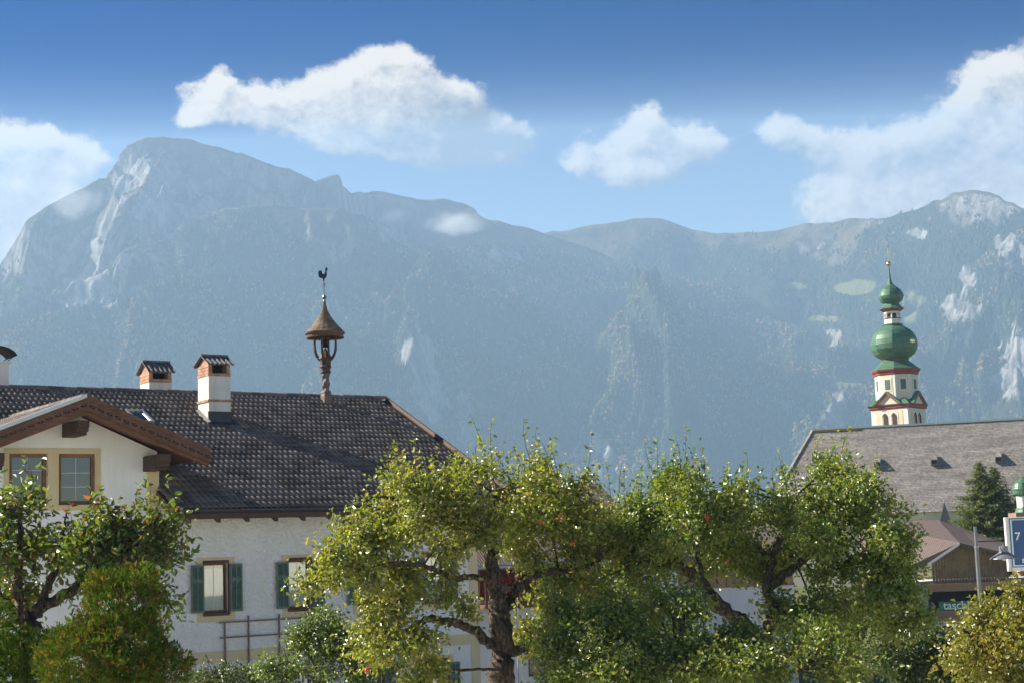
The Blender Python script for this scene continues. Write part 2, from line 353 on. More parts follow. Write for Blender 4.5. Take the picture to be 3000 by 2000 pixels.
class MB:
    def __init__(s): s.v = []; s.f = []
    def add(s, V, Fc):
        k = len(s.v); s.v += [tuple(p) for p in V]; s.f += [tuple(i+k for i in q) for q in Fc]; return s
    def box(s, x0, x1, y0, y1, z0, z1):
        return s.add([(x0, y0, z0), (x1, y0, z0), (x1, y1, z0), (x0, y1, z0), (x0, y0, z1), (x1, y0, z1), (x1, y1, z1), (x0, y1, z1)],
                     [(0, 3, 2, 1), (4, 5, 6, 7), (0, 1, 5, 4), (1, 2, 6, 5), (2, 3, 7, 6), (3, 0, 4, 7)])
    def prism(s, pts, axis, a, b):
        """pts 2-D outline extruded along axis 'x'/'y'/'z' from a to b"""
        def P(p, h): return {'x': (h, p[0], p[1]), 'y': (p[0], h, p[1]), 'z': (p[0], p[1], h)}[axis]
        n = len(pts); V = [P(p, a) for p in pts]+[P(p, b) for p in pts]
        return s.add(V, [tuple(range(n))[::-1], tuple(range(n, 2*n))]+[(i, (i+1) % n, n+(i+1) % n, n+i) for i in range(n)])
    def lathe(s, prof, n=16, c=(0, 0, 0), ph=0.0, twist=0.0, cap=True):
        V = []; Fc = []
        for j, (r, z) in enumerate(prof):
            for i in range(n):
                t = ph+2*math.pi*i/n+twist*j; V.append((c[0]+r*math.cos(t), c[1]+r*math.sin(t), c[2]+z))
        for j in range(len(prof)-1):
            for i in range(n): Fc.append((j*n+i, j*n+(i+1) % n, (j+1)*n+(i+1) % n, (j+1)*n+i))
        if cap: Fc.append(tuple(range(n))[::-1]); Fc.append(tuple(range((len(prof)-1)*n, len(prof)*n)))
        return s.add(V, Fc)
    def tube(s, pts, rad, n=8):
        pts = [Vector(p) for p in pts]; rad = rad if hasattr(rad, '__len__') else [rad]*len(pts)
        V = []; Fc = []; ref = Vector((0.31, 0.17, 0.93))
        for j, p in enumerate(pts):
            d = (pts[min(j+1, len(pts)-1)]-pts[max(j-1, 0)]).normalized()
            a = d.cross(ref); 
            if a.length < .05: a = d.cross(Vector((1, 0, 0)))
            a.normalize(); b = d.cross(a)
            for i in range(n):
                t = 2*math.pi*i/n; V.append(p+a*(rad[j]*math.cos(t))+b*(rad[j]*math.sin(t)))
        for j in range(len(pts)-1):
            for i in range(n): Fc.append((j*n+i, j*n+(i+1) % n, (j+1)*n+(i+1) % n, (j+1)*n+i))
        Fc.append(tuple(range(n))[::-1]); Fc.append(tuple(range((len(pts)-1)*n, len(pts)*n)))
        return s.add(V, Fc)
    def bar(s, p, q, w, h):
        p = Vector(p); q = Vector(q); d = (q-p).normalized(); a = d.cross(Vector((0, 0, 1)))
        if a.length < .01: a = Vector((1, 0, 0))
        a.normalize(); b = a.cross(d); V = []
        for e in (p, q):
            for (i, j) in ((-1, -1), (1, -1), (1, 1), (-1, 1)): V.append(e+a*(i*w/2)+b*(j*h/2))
        return s.add(V, [(3, 2, 1, 0), (4, 5, 6, 7), (0, 1, 5, 4), (1, 2, 6, 5), (2, 3, 7, 6), (3, 0, 4, 7)])
    def mesh(s, name, smooth=False):
        me = bpy.data.meshes.new(name); me.from_pydata(s.v, [], s.f); me.update()
        if smooth: me.polygons.foreach_set('use_smooth', [True]*len(me.polygons))
        return me
    def build(s, name, mat, parent=None, smooth=False):
        return link(name, s.mesh(name, smooth), mat, parent)
def box(name, mat, parent, *a): return MB().box(*a).build(name, mat, parent)
def bevel(o, w=.01, seg=2):
    m_ = o.modifiers.new('bevel', 'BEVEL'); m_.width = w; m_.segments = seg; m_.limit_method = 'ANGLE'; return o

# ------------------------------------------------------------------ lattice noise
_perm = rng.permutation(4096)
def vnoise(x, y, seed=0):
    xi = np.floor(x).astype(np.int64); yi = np.floor(y).astype(np.int64); xf = x-xi; yf = y-yi
    u = xf*xf*xf*(xf*(xf*6-15)+10); v = yf*yf*yf*(yf*(yf*6-15)+10)
    def g(a, b, dx, dy):
        h = _perm[(_perm[(a+seed*131) & 4095]+b) & 4095]; t = h*(2*np.pi/4096)
        return np.cos(t)*dx+np.sin(t)*dy
    a = g(xi, yi, xf, yf); b = g(xi+1, yi, xf-1, yf); c = g(xi, yi+1, xf, yf-1); d = g(xi+1, yi+1, xf-1, yf-1)
    return (a+(b-a)*u+((c+(d-c)*u)-(a+(b-a)*u))*v)*1.5
def fbm(x, y, o=5, seed=0, gain=.5):
    s = 0; a = 1; f = 1
    for i in range(o): s = s+a*vnoise(x*f, y*f, seed+i); a *= gain; f *= 2.03
    return s
def ridged(x, y, o=5, seed=0, gain=.5):
    s = 0; a = 1; f = 1; w = 1
    for i in range(o):
        n = (1-np.abs(vnoise(x*f, y*f, seed+i)))**2; s = s+a*n*w; w = np.clip(n*1.3, 0, 1); a *= gain; f *= 2.07
    return s

# ------------------------------------------------------------------ ground and mountains
gv = []; gq = []
gm = MB(); gm.add([(-11000, -75, -.02), (11000, -75, -.02), (11000, 4900, -.02), (-11000, 4900, -.02)], [(0, 1, 2, 3)])
tag(gm.build('ground', 'grass'), 'green valley floor running up to the foot of the mountains', kind='structure')

ym = MB(); ym.add([(-60, -60, -.014), (90, -60, -.014), (90, 62, -.014), (-60, 62, -.014)], [(0, 1, 2, 3)])
tag(ym.build('yard', 'pale_gravel'), 'pale gravel yard and lane between the houses', kind='structure')
ROCK = [(385, 500, 80, 60, .8), (430, 470, 90, 45, .55), (480, 530, 80, 55, .75), (400, 590, 90, 45, .8), (455, 650, 60, 40, .8), (495, 715, 25, 45, .6), (290, 770, 32, 75, .95), (300, 840, 42, 55, .95), (225, 860, 45, 42, .95),
 (340, 560, 60, 50, .6), (560, 560, 50, 60, .5), (1010, 640, 20, 25, .5), (1115, 680, 40, 25, .6), (575, 610, 30, 20, .5), (140, 750, 40, 30, .5), (720, 735, 40, 25, .45),
 (1450, 745, 30, 30, .6), (1495, 757, 32, 14, .95), (1225, 1060, 45, 60, 1.05), (1255, 1130, 42, 60, 1.05), (1290, 1190, 26, 50, 1.0), (1365, 1230, 26, 85, .95), (1770, 1350, 26, 85, .95), (1740, 1290, 20, 40, .8), (1850, 925, 30, 14, .5), (1200, 1000, 30, 50, .5), (1400, 1280, 20, 60, .5), (840, 1130, 40, 40, .4),
 (2830, 830, 26, 50, .9), (2810, 905, 45, 45, .85), (2950, 735, 32, 60, .9), (2996, 780, 22, 60, .8), (2985, 1080, 60, 110, .85), (2950, 1110, 60, 50, .7), (2830, 588, 80, 24, .48), (2770, 605, 45, 20, .42), (2682, 677, 36, 20, .95), (2575, 655, 26, 14, .8), (2420, 730, 60, 18, .38),
 (2440, 1190, 28, 70, .85), (2315, 1190, 45, 45, .6), (2430, 1010, 14, 30, .8), (2335, 1230, 40, 60, .45), (2990, 930, 30, 40, .4), (2700, 640, 60, 20, .4), (2900, 600, 40, 20, .5)]
MEAD = [(2500, 842, 75, 22, .9), (2420, 938, 60, 12, .85), (2330, 838, 36, 14, .85), (2662, 900, 30, 60, .8), (2690, 880, 30, 20, .7), (2490, 1122, 60, 9, .9), (1180, 733, 26, 10, .7), (820, 655, 50, 10, .6), (780, 690, 60, 12, .55), (1590, 705, 40, 14, .6), (860, 640, 40, 10, .5), (500, 560, 60, 8, .4), (2550, 880, 40, 12, .5)]
def patchfield(px, py, L):
    s = np.zeros_like(px)
    for (x, y, rx, ry, w) in L: s = np.maximum(s, w*np.exp(-.8*(((px-x)/rx)**2+((py-y)/ry)**2)))
    return s
TV = []; TC = []; TF = []   # the wood on the slopes
def forest_batch(P, h, kind, tint):
    """a tapering five-sided tree (conifer) or a rounded one, per point"""
    n = len(P); k = 5; ang = rng.random(n)[:, None]*6.28+np.arange(k)[None]*(2*np.pi/k)
    conif = (kind == 0)
    rb = np.where(conif, h*.20, h*.36)[:, None]*(.8+.5*rng.random((n, k)))
    zb = np.where(conif, h*.04, h*.48)[:, None]+h[:, None]*.16*(rng.random((n, k))-.5)
    V = np.zeros((n, k+2, 3)); V[:, 0] = P; V[:, 0, 2] -= h*.1
    V[:, 1:k+1, 0] = P[:, 0, None]+rb*np.cos(ang); V[:, 1:k+1, 1] = P[:, 1, None]+rb*np.sin(ang); V[:, 1:k+1, 2] = P[:, 2, None]+zb
    V[:, k+1] = P; V[:, k+1, 2] += h*np.where(conif, 1.0, .92)
    V[:, k+1, :2] += (rng.random((n, 2))-.5)*h[:, None]*np.where(conif, .04, .3)[:, None]
    base = sum(len(a) for a in TV); idx = base+np.arange(n)[:, None]*(k+2)
    F_ = []
    for i in range(k):
        a = 1+i; b = 1+(i+1) % k
        F_.append(np.concatenate([idx+a, idx+b, idx+k+1], 1)); F_.append(np.concatenate([idx+b, idx+a, idx], 1)[~conif])
    TV.append(V.reshape(-1, 3)); TF.append(np.concatenate(F_)); TC.append(np.repeat(tint, k+2, axis=0))
def mountain(name, label, sil, Rk, rf, nA=420, nT=150, spur=110, spurw=520, gul=40, pw=(.75, 3.0), seed=1, trees=0, treeline=1200, hmin=12, alp=(1150, 1500), autumn=.25, butt=()):
    A = []; T = []
    for (x, y) in sil: a, t = azel(x, y); A.append(a); T.append(t)
    rx = [azel(x, 1000)[0] for x, r in Rk]; rr = [r for x, r in Rk]
    a = np.linspace(A[0], A[-1], nA); te = np.interp(a, A, T); R = np.interp(a, rx, rr)
    te_s = np.convolve(np.pad(te, 12, 'edge'), np.ones(25)/25, 'valid')
    t = np.concatenate([np.linspace(0, 1, nT)**.92, 1+np.linspace(.02, .30, 12)])
    aa, tt = np.meshgrid(a, t, indexing='ij')
    tc_ = np.minimum(tt, 1.0)
    r = rf+(R[:, None]-rf)*tt
    h = CAM[2]+R*te; hs_ = CAM[2]+R*te_s
    wr = tc_**6
    hh = hs_[:, None]*(1-wr)+h[:, None]*wr
    g = pw[0]*tc_+(1-pw[0])*tc_**pw[1]
    z = hh*g
    X = r*np.sin(aa); Y = r*np.cos(aa)
    lat = aa*np.mean(rr)
    env = np.clip((tc_-.04)/.34, 0, 1); env = env*env*(3-2*env)*np.sin(np.pi*np.clip(.5+.5*(tc_-.4)/.6, .5, 1))**.8
    warp = fbm(X/900, Y/900, 3, seed+9)*.55
    z = z+env*(spur*(ridged(lat/spurw+warp+seed*3.1, tc_*1.5+warp*.5, 5, seed)-.95)+gul*fbm(X/260, Y/260, 5, seed+20)+gul*.8*(ridged(lat/(spurw*.22)+warp*1.5, tc_*3.0, 4, seed+5)-.9))
    pxa = np.interp(a, A, [s[0] for s in sil])[:, None]
    for (bx, wl, wr_, amp, t0, t1) in butt:
        q = np.where(pxa < bx, np.clip(1-(bx-pxa)/wl, 0, 1), np.clip(1-(pxa-bx)/wr_, 0, 1)); q = q*q*(3-2*q)
        z = z+amp*q*np.sin(np.pi*np.clip((tc_-t0)/(t1-t0), 0, 1))**.8
    z = z+(1-env)*fbm(X/90, Y/90, 3, seed+31)*5*np.clip(tc_*4, 0, 1)
    back = np.clip(tt-1, 0, 1); z = z-back*(R[:, None]-rf)*.55
    P = np.stack([X, Y, z], -1)
    px, py = projpx(P.reshape(-1, 3)); px = px.reshape(z.shape); py = py.reshape(z.shape)
    jx = fbm(X/120, Y/120+z/60, 4, seed+50)*26; jy = fbm(X/120+9, Y/120-z/60, 4, seed+60)*26
    rock = patchfield(px+jx, py+jy, ROCK); mead = patchfield(px+jx*.5, py+jy*.3, MEAD)
    z = z+rock*fbm(X/45+z/70, Y/45, 4, seed+70)*26
    alpine = np.clip((z+fbm(X/300, Y/300, 4, seed+80)*160-alp[0])/(alp[1]-alp[0]), 0, 1)
    z = np.maximum(z, -.5)
    P[..., 2] = z
    m_, n_ = z.shape; ii = np.arange(m_*n_).reshape(m_, n_)
    Q = np.stack([ii[:-1, :-1], ii[1:, :-1], ii[1:, 1:], ii[:-1, 1:]], -1).reshape(-1, 4)
    me = np_mesh(name, P.reshape(-1, 3), Q, True)
    point_color(me, 'cover', np.stack([rock.ravel(), mead.ravel(), alpine.ravel()], 1))
    o = link(name, me, 'terrain'); tag(o, label, kind='structure')
    if trees:
        # scatter over the cells by area, only where a wood can stand
        u = rng.random(trees*3)*(m_-1.001); v = (nT-1.001)*rng.random(trees*3)
        i0 = u.astype(int); j0 = v.astype(int); fu = u-i0; fv = v-j0
        def smp(B): return (B[i0, j0].T*(1-fu)*(1-fv)+B[i0+1, j0].T*fu*(1-fv)+B[i0, j0+1].T*(1-fu)*fv+B[i0+1, j0+1].T*fu*fv).T
        S = smp(P); rk = smp(rock); md = smp(mead); al = smp(alpine); sx_ = smp(px); sy_ = smp(py)
        dens = vnoise(S[:, 0]/140, S[:, 1]/140+S[:, 2]/90, seed+90)
        ok = (rk+.3*rng.random(len(S)) < .45) & (md < .33) & (al+.8*(rng.random(len(S))-.5) < .42) & (S[:, 2] < treeline+150*rng.random(len(S))) & (dens > -.75+.5*rng.random(len(S))) & (sx_ > -150) & (sx_ < 3150) & (sy_ < 1560)
        S = S[ok][:trees]; n = len(S)
        hgt = (hmin+hmin*.9*rng.random(n))
        an = vnoise(S[:, 0]/220, S[:, 1]/220+S[:, 2]/150, seed+99)+.5*vnoise(S[:, 0]/60, S[:, 2]/60, seed+98)
        pbl = np.clip(autumn+.75*an, 0.03, .85)*np.clip(1.35-S[:, 2]/1100, .05, 1)
        kind = (rng.random(n) < pbl).astype(int)
        hgt = np.where(kind == 1, hgt*.8, hgt)
        tint = np.zeros((n, 3)); b = .7+.6*rng.random(n)
        tint[:] = np.array([.060, .090, .066])*b[:, None]
        pal = np.array([(.18, .18, .06), (.28, .20, .10), (.31, .18, .10), (.14, .16, .06), (.22, .20, .08)])
        q = rng.integers(0, 5, n); tint[kind == 1] = (pal[q]*b[:, None])[kind == 1]
        forest_batch(S, hgt, kind, tint)
    return o
MC = 'mountain'
mountain('mountain', 'high rocky limestone massif with a rounded summit and pale cliffs',
 [(-420, 1000), (-200, 880), (0, 773), (40, 715), (76, 651), (140, 602), (196, 570), (245, 549), (306, 518), (316, 513), (328, 495), (345, 462), (372, 432), (400, 415), (440, 403), (480, 397), (515, 404), (560, 416), (592, 424), (640, 432), (680, 446), (694, 451), (706, 446), (735, 455), (781, 480), (815, 486), (847, 490), (870, 502), (900, 520), (923, 534), (950, 524), (975, 517), (990, 512), (998, 520), (1005, 547), (1016, 553), (1030, 564), (1097, 564), (1145, 565), (1175, 572), (1226, 581), (1303, 586), (1325, 592), (1360, 602), (1380, 606), (1395, 615), (1402, 627), (1425, 640), (1461, 650), (1500, 660), (1538, 665), (1589, 680), (1650, 700), (1800, 760)],
 [(-420, 3600), (480, 3700), (1000, 3760), (1100, 4100), (1900, 4300)], 3100, 560, 190, spur=210, spurw=430, gul=30, pw=(.62, 2.6), seed=3, trees=18000, treeline=560, hmin=7.5, alp=(520, 670), autumn=.03, butt=((370, 170, 620, 190, .2, .95), (90, 200, 260, 100, .2, .95)))
mountain('mountain', 'long rounded alpine ridge behind the forested slopes rising to a broad summit',
 [(1480, 730), (1589, 682), (1614, 675), (1665, 674), (1742, 662), (1818, 647), (1860, 639), (1895, 636), (1936, 637), (1960, 645), (1987, 657), (2020, 668), (2048, 678), (2100, 682), (2157, 683), (2175, 679), (2193, 677), (2215, 681), (2244, 684), (2280, 674), (2310, 666), (2361, 656), (2400, 655), (2463, 649), (2500, 641), (2540, 640), (2596, 640), (2640, 628), (2693, 615), (2744, 589), (2785, 571), (2815, 561), (2840, 559), (2871, 561), (2922, 577), (2945, 590), (2968, 594), (3000, 610), (3120, 680), (3400, 800)],
 [(1480, 4400), (2050, 4400), (2400, 4250), (2800, 3950), (3400, 3700)], 3300, 430, 150, spur=140, spurw=430, gul=16, pw=(.7, 2.4), seed=11, trees=22000, treeline=760, hmin=7.5, alp=(690, 860), autumn=.02)
mountain('mountain', 'wooded spur with small pale rock faces below the rocky massif',
 [(-420, 1080), (0, 930), (300, 800), (430, 730), (560, 650), (650, 612), (755, 600), (830, 606), (900, 612), (992, 616), (1040, 622), (1073, 632), (1100, 655), (1130, 688), (1180, 720), (1300, 790), (1500, 880), (1700, 980)],
 [(-420, 3300), (700, 3500), (1700, 3700)], 2900, 330, 120, spur=170, spurw=330, gul=24, pw=(.8, 2.5), seed=21, trees=24000, treeline=700, hmin=7.5, alp=(650, 850), autumn=.08)
mountain('mountain', 'broad forested mountain with autumn coloured woods and cliffs near its foot',
 [(-420, 1120), (-100, 1010), (0, 985), (250, 890), (510, 815), (640, 790), (765, 772), (870, 757), (970, 745), (1080, 737), (1206, 728), (1334, 727), (1380, 722), (1436, 717), (1487, 714), (1540, 717), (1589, 724), (1630, 735), (1665, 749), (1767, 775), (1869, 790), (1930, 800), (1997, 813), (2073, 832), (2132, 850), (2200, 878), (2260, 908), (2330, 935), (2400, 965), (2500, 1040), (2620, 1150), (2750, 1260)],
 [(-420, 3150), (500, 3300), (1200, 3800), (1900, 4200), (2750, 4100)], 2800, 560, 210, spur=205, spurw=360, gul=24, pw=(.86, 2.2), seed=31, trees=68000, treeline=1300, hmin=8.5, alp=(1300, 1700), autumn=.42, butt=((1240, 420, 300, 90, .05, .8), (1950, 500, 260, 100, .05, .8), (700, 500, 350, 80, .05, .8)))
mountain('mountain', 'steep wooded slope with grey rock faces rising behind the church',
 [(2250, 1130), (2400, 1040), (2500, 1010), (2600, 960), (2700, 900), (2790, 835), (2846, 787), (2897, 745), (2948, 714), (3000, 673), (3100, 640), (3400, 620)],
 [(2250, 3850), (3000, 3750), (3400, 3650)], 2900, 260, 160, spur=150, spurw=270, gul=26, pw=(.85, 2.2), seed=41, trees=24000, treeline=1300, hmin=8.5, alp=(1300, 1700), autumn=.22)
mountain('mountain', 'low wooded shoulder with a meadow and a cliff left of the church tower',
 [(2180, 1480), (2300, 1330), (2370, 1215), (2405, 1130), (2430, 1117), (2560, 1120), (2680, 1150), (2800, 1130), (2950, 1060), (3100, 1000), (3400, 900)],
 [(2180, 3500), (2400, 3450), (3400, 3350)], 2800, 230, 120, spur=40, spurw=220, gul=18, pw=(.7, 2.0), seed=51, trees=11000, treeline=1300, hmin=8, alp=(1300, 1700), autumn=.3)
fm = np_mesh('forest', np.concatenate(TV), np.concatenate(TF), False); point_color(fm, 'tint', np.concatenate(TC))
tag(link('forest', fm, 'forest_mix'), 'spruce and autumn beech wood covering the mountain slopes', kind='stuff')

# ------------------------------------------------------------------ farmhouse
HA = R_(34.66); HP = at(462, 1640, 38.0); HP[2] = 0.0
house = empty('farmhouse', HP, HA)
tag(house, 'white plastered farmhouse with dark tiled roof, green shutters and a bell turret', 'house')
PT = math.tan(R_(25.5)); ZE = 6.72
def roofz(y): return ZE+(y+1.1)*PT
def wall_sheet(mb, x0, x1, z0, z1, holes, y=0.0):
    xs = sorted({x0, x1, *[v for h in holes for v in h[:2] if x0 < v < x1]}); zs = sorted({z0, z1, *[v for h in holes for v in h[2:] if z0 < v < z1]})
    for i in range(len(xs)-1):
        for j in range(len(zs)-1):
            cx = (xs[i]+xs[i+1])/2; cz = (zs[j]+zs[j+1])/2
            if any(h[0] < cx < h[1] and h[2] < cz < h[3] for h in holes): continue
            mb.add([(xs[i], y, zs[j]), (xs[i+1], y, zs[j]), (xs[i+1], y, zs[j+1]), (xs[i], y, zs[j+1])], [(0, 1, 2, 3)])
def reveal(mb, h, d, y=0.0):
    a, b, c, e = h
    for q in ([(a, y, c), (a, y+d, c), (a, y+d, e), (a, y, e)], [(b, y, c), (b, y, e), (b, y+d, e), (b, y+d, c)], [(a, y, e), (a, y+d, e), (b, y+d, e), (b, y, e)], [(a, y, c), (b, y, c), (b, y+d, c), (a, y+d, c)]):
        mb.add(q, [(0, 1, 2, 3)])
WC = [1.465, 3.70, 5.67, 7.62]
UP = [(c-.325, c+.325, 4.24, 5.44) for c in WC]; DN = [(c-.325, c+.325, 1.45, 2.72) for c in WC]
GW = [(-3.50, -2.62, 6.86, 8.04), (-2.37, -1.49, 6.86, 8.04)]
w = MB()
wall_sheet(w, 0.0, 8.94, 0, 7.02, UP+DN); wall_sheet(w, -6.9, -4.24, 0, 7.02, []); 
for h in UP+DN: reveal(w, h, .20)
for (x0, x1) in ((-6.9, -6.7), (8.74, 8.94)): w.prism([(.002, 0), (12.4, 0), (12.4, 7.0), (6.2, 9.85), (.002, 7.0)], 'x', x0, x1)
w.box(-6.7, 8.74, 12.2, 12.4, 0, 7.0)
w.build('wall', 'white_plaster', house)
w = MB(); wall_sheet(w, -4.24, 0, 0, 8.1, GW)
for h in GW: reveal(w, h, .22)
w.add([(-4.24, 0, 8.1), (0, 0, 8.1), (-2.12, 0, 9.0)], [(0, 1, 2)])
w.box(-.2, 0.0, .01, 2.2, 6.9, 8.1); w.box(-4.24, -4.04, .01, 2.2, 6.9, 8.1)
w.build('gable_wall', 'gable_plaster', house)
# painted corner strips, string course and window surrounds (thin raised plaster)
for (x0, x1, z1) in ((-.26, .04, 8.0), (8.68, 8.955, 6.95)):
    w = MB(); w.box(x0, x1, -.014, .01, 0, z1); w.build('corner_strip', 'ochre_paint', house)
w = MB().box(.04, 8.68, -.012, .01, 3.08, 3.35); w.build('string_course', 'ochre_paint', house)
def frame_boxes(mb, o, i, y0, y1):
    mb.box(o[0], o[1], y0, y1, o[2], i[2]); mb.box(o[0], o[1], y0, y1, i[3], o[3]); mb.box(o[0], i[0], y0, y1, i[2], i[3]); mb.box(i[1], o[1], y0, y1, i[2], i[3])
def window(h, lower=False, cur='curtain_reflection', drape=False):
    a, b, c, e = h
    s = MB(); frame_boxes(s, (a-.165, b+.165, c-.20, e+.13), h, -.010, .008); s.build('window_surround', 'ochre_paint', house)
    f = MB(); frame_boxes(f, (a-.012, b+.012, c-.06, e+.06), (a+.008, b-.008, c+.02, e-.01), -.022, .03); w_ = f.build('window', 'frame_wood', house)
    g = MB(); frame_boxes(g, (a+.004, b-.004, c+.02, e-.012), (a+.042, b-.042, c+.07, e-.06), .10, .165); g.build('casement', 'window_wood', w_)
    MB().box(a-.02, b+.02, -.075, .09, c-.03, c+.012).build('sill', 'frame_wood', w_)
    MB().box(a+.042, b-.042, .130, .136, c+.07, e-.06).build('pane', 'clear_glass', w_)
    m = MB(); x = (a+b)/2; m.box(x-.006, x+.006, .122, .130, c+.085, e-.07); m.build('glazing_bar', 'curtain_reflection', w_)
    k = MB(); n = 14
    x0, x1 = (a+.04, b-.06)
    if drape:
        pts = [(x0+(x1-x0)*i/n, .172+.012*math.sin(i*1.9)) for i in range(n+1)]
        V = [(p[0], p[1], c+.06) for p in pts]+[(min(p[0], x0+(x1-x0)*.62) if False else p[0], p[1], e-.05) for p in pts]
        k.add(V, [(i, i+1, n+2+i, n+1+i) for i in range(n)])
    else:
        pts = [(x0+(x1-x0)*i/n, .165+.010*math.sin(i*2.2)) for i in range(n+1)]
        top = [e-.17+.05*math.sin(math.pi*i/n) for i in range(n+1)]
        k.add([(p[0], p[1], c+.05) for p in pts]+[(p[0], p[1], t) for p, t in zip(pts, top)], [(i, i+1, n+2+i, n+1+i) for i in range(n)])
    k.build('curtain_reflection', cur, w_)
    return w_
def shutter_mesh():
    m = MB(); W, H = .325, 1.13
    for (x0, x1, z0, z1) in ((0, .04, 0, H), (W-.04, W, 0, H), (.04, W-.04, 0, .06), (.04, W-.04, H-.05, H), (.04, W-.04, .74, .79), (W/2-.012, W/2+.012, .06, .74), (W/2-.012, W/2+.012, .79, H-.05)):
        m.box(x0, x1, 0, .036, z0, z1)
    z = .07
    while z < H-.08:
        if not (.70 < z < .79):
            for (x0, x1) in ((.042, W/2-.014), (W/2+.014, W-.042)):
                m.add([(x0, .008, z), (x1, .008, z), (x1, .030, z+.036), (x0, .030, z+.036)], [(0, 1, 2, 3)])
        z += .042
    m.box(.03, W-.03, .031, .034, .03, H-.03)
    return m.mesh('shutter')
SHM = shutter_mesh()
for i, h in enumerate(UP+DN):
    window(h, cur='curtain_reflection' if i % 4 == 0 else 'curtain_grey', drape=(i % 4 == 1))  # white sheet in the first window paints in a reflected white wall
    c = (h[0]+h[1])/2
    for k, x in enumerate((c-.665, c+.34)):
        o = link('shutter', SHM, 'shutter_green', house); o.location = (x, -.085, h[2]+.03 if i < 4 else h[2]+.08); o.rotation_euler = (0, 0, R_(-3 if k == 0 else 3))
# gable window pair
s = MB(); o_ = (-3.62, -1.38, 6.74, 8.16)
for (x0, x1, z0, z1) in ((o_[0], o_[1], o_[2], 6.86), (o_[0], o_[1], 8.04, o_[3]), (o_[0], -3.5, 6.86, 8.04), (-2.62, -2.37, 6.86, 8.04), (-1.49, o_[1], 6.86, 8.04)): s.box(x0, x1, -.012, .008, z0, z1)
s.build('window_surround', 'ochre_paint', house)
for j, h in enumerate(GW):
    a, b, c, e = h
    f = MB(); frame_boxes(f, (a+.002, b-.002, c+.002, e-.002), (a+.09, b-.09, c+.10, e-.08), .09, .17); w_ = f.build('window', 'window_wood', house)
    MB().box(a+.09, b-.09, .125, .131, c+.10, e-.08).build('pane', 'window_glass', w_)
    MB().box(a-.02, b+.02, -.05, .10, c-.035, c+.006).build('sill', 'ochre_paint', w_)
    m = MB(); x = (a+b)/2; m.box(x-.006, x+.006, .116, .124, c+.10, e-.08)
    for z in ((c+.42, c+.74) if j else (c+.80,)): m.box(a+.09, b-.09, .117, .123, z-.006, z+.006)
    m.build('glazing_bar', 'curtain_grey', w_)
    if j == 0:
        n = 8; k = MB(); pts = [(b-.32+.24*i/n, .20+.02*math.sin(i*2.)) for i in range(n+1)]
        k.add([(p[0], p[1], c+.08) for p in pts]+[(p[0], p[1], e-.06) for p in pts], [(i, i+1, n+2+i, n+1+i) for i in range(n)])
        k.build('curtain_reflection', 'dark_wood', w_)
# main roof
RL, RR = -7.2, 9.88
def slab(pts_top, th):
    n = len(pts_top); m = MB(); V = list(pts_top)+[(p[0], p[1], p[2]-th) for p in pts_top]
    m.add(V, [tuple(range(n)), tuple(range(n, 2*n))[::-1]]+[(i, n+i, n+(i+1) % n, (i+1) % n) for i in range(n)]); return m
rm = slab([(RL, -1.08, roofz(-1.08)-.05), (-4.25, -1.08, roofz(-1.08)-.05), (-4.25, 1.2, roofz(1.2)-.05), (.02, 1.2, roofz(1.2)-.05), (.02, -1.08, roofz(-1.08)-.05), (RR-.03, -1.08, roofz(-1.08)-.05), (RR-.03, 6.2, roofz(6.2)-.05), (RL, 6.2, roofz(6.2)-.05)], .18)
roof = rm.build('roof', 'brown_wood', house)
bk = slab([(RL, 6.2, roofz(6.2)-.05), (RR-.03, 6.2, roofz(6.2)-.05), (RR-.03, 13.5, roofz(-1.1)-.05), (RL, 13.5, roofz(-1.1)-.05)], .18); bk.build('rear_slope', 'far_tile', roof)
PR = R_(25.5); cp, sp = math.cos(PR), math.sin(PR)
TXs = [0, .022, .045, .075, .105, .13, .15, .172, .195, .225, .255, .28, .30]
THs = [.0, .034, .052, .058, .046, .020, .0, .034, .052, .058, .046, .020, .0]
tv = [(x, 0, h+.034) for x, h in zip(TXs, THs)]+[(x, .40, h+.0) for x, h in zip(TXs, THs)]+[(x, .004, h-.006) for x, h in zip(TXs, THs)]
nT_ = len(TXs)
tf = [(i, i+1, nT_+i+1, nT_+i) for i in range(nT_-1)]+[(i+1, i, 2*nT_+i, 2*nT_+i+1) for i in range(nT_-1)]
def tile_mesh(nm):
    me = bpy.data.meshes.new(nm); me.from_pydata(tv, [], tf); me.update(); return me
TM = tile_mesh('tile'); TM.polygons.foreach_set('use_smooth', [True]*(nT_-1)+[False]*(nT_-1)); at_ = TM.attributes.new('tone', 'FLOAT', 'POINT')
def tiles_joined(name, xf, parent):
    """many tiles as one mesh; xf: list of 3x4 numpy transforms"""
    T0 = np.array(tv); F0 = np.array(tf); V = []; Fq = []; tone = []
    for k, (A, b) in enumerate(xf): e1 = random.uniform(-.012, .012); J = np.array([[1, -e1, 0], [e1, 1, 0], [0, random.uniform(-.012, .012), 1]]); V.append(T0@J.T@A.T+b); Fq.append(F0+k*len(T0)); tone.append(np.full(len(T0), random.random()))
    me = np_mesh(name, np.concatenate(V), np.concatenate(Fq), False)
    sm = np.tile(np.array([True]*(nT_-1)+[False]*(nT_-1)), len(xf)); me.polygons.foreach_set('use_smooth', sm)
    a_ = me.attributes.new('tone', 'FLOAT', 'POINT'); a_.data.foreach_set('value', np.concatenate(tone).astype(np.float32))
    o = link(name, me, 'roof_tile', parent); o['kind'] = 'stuff'; return o
cand = []
CH = [(3.09, 3.73, 3.98, 4.82)]
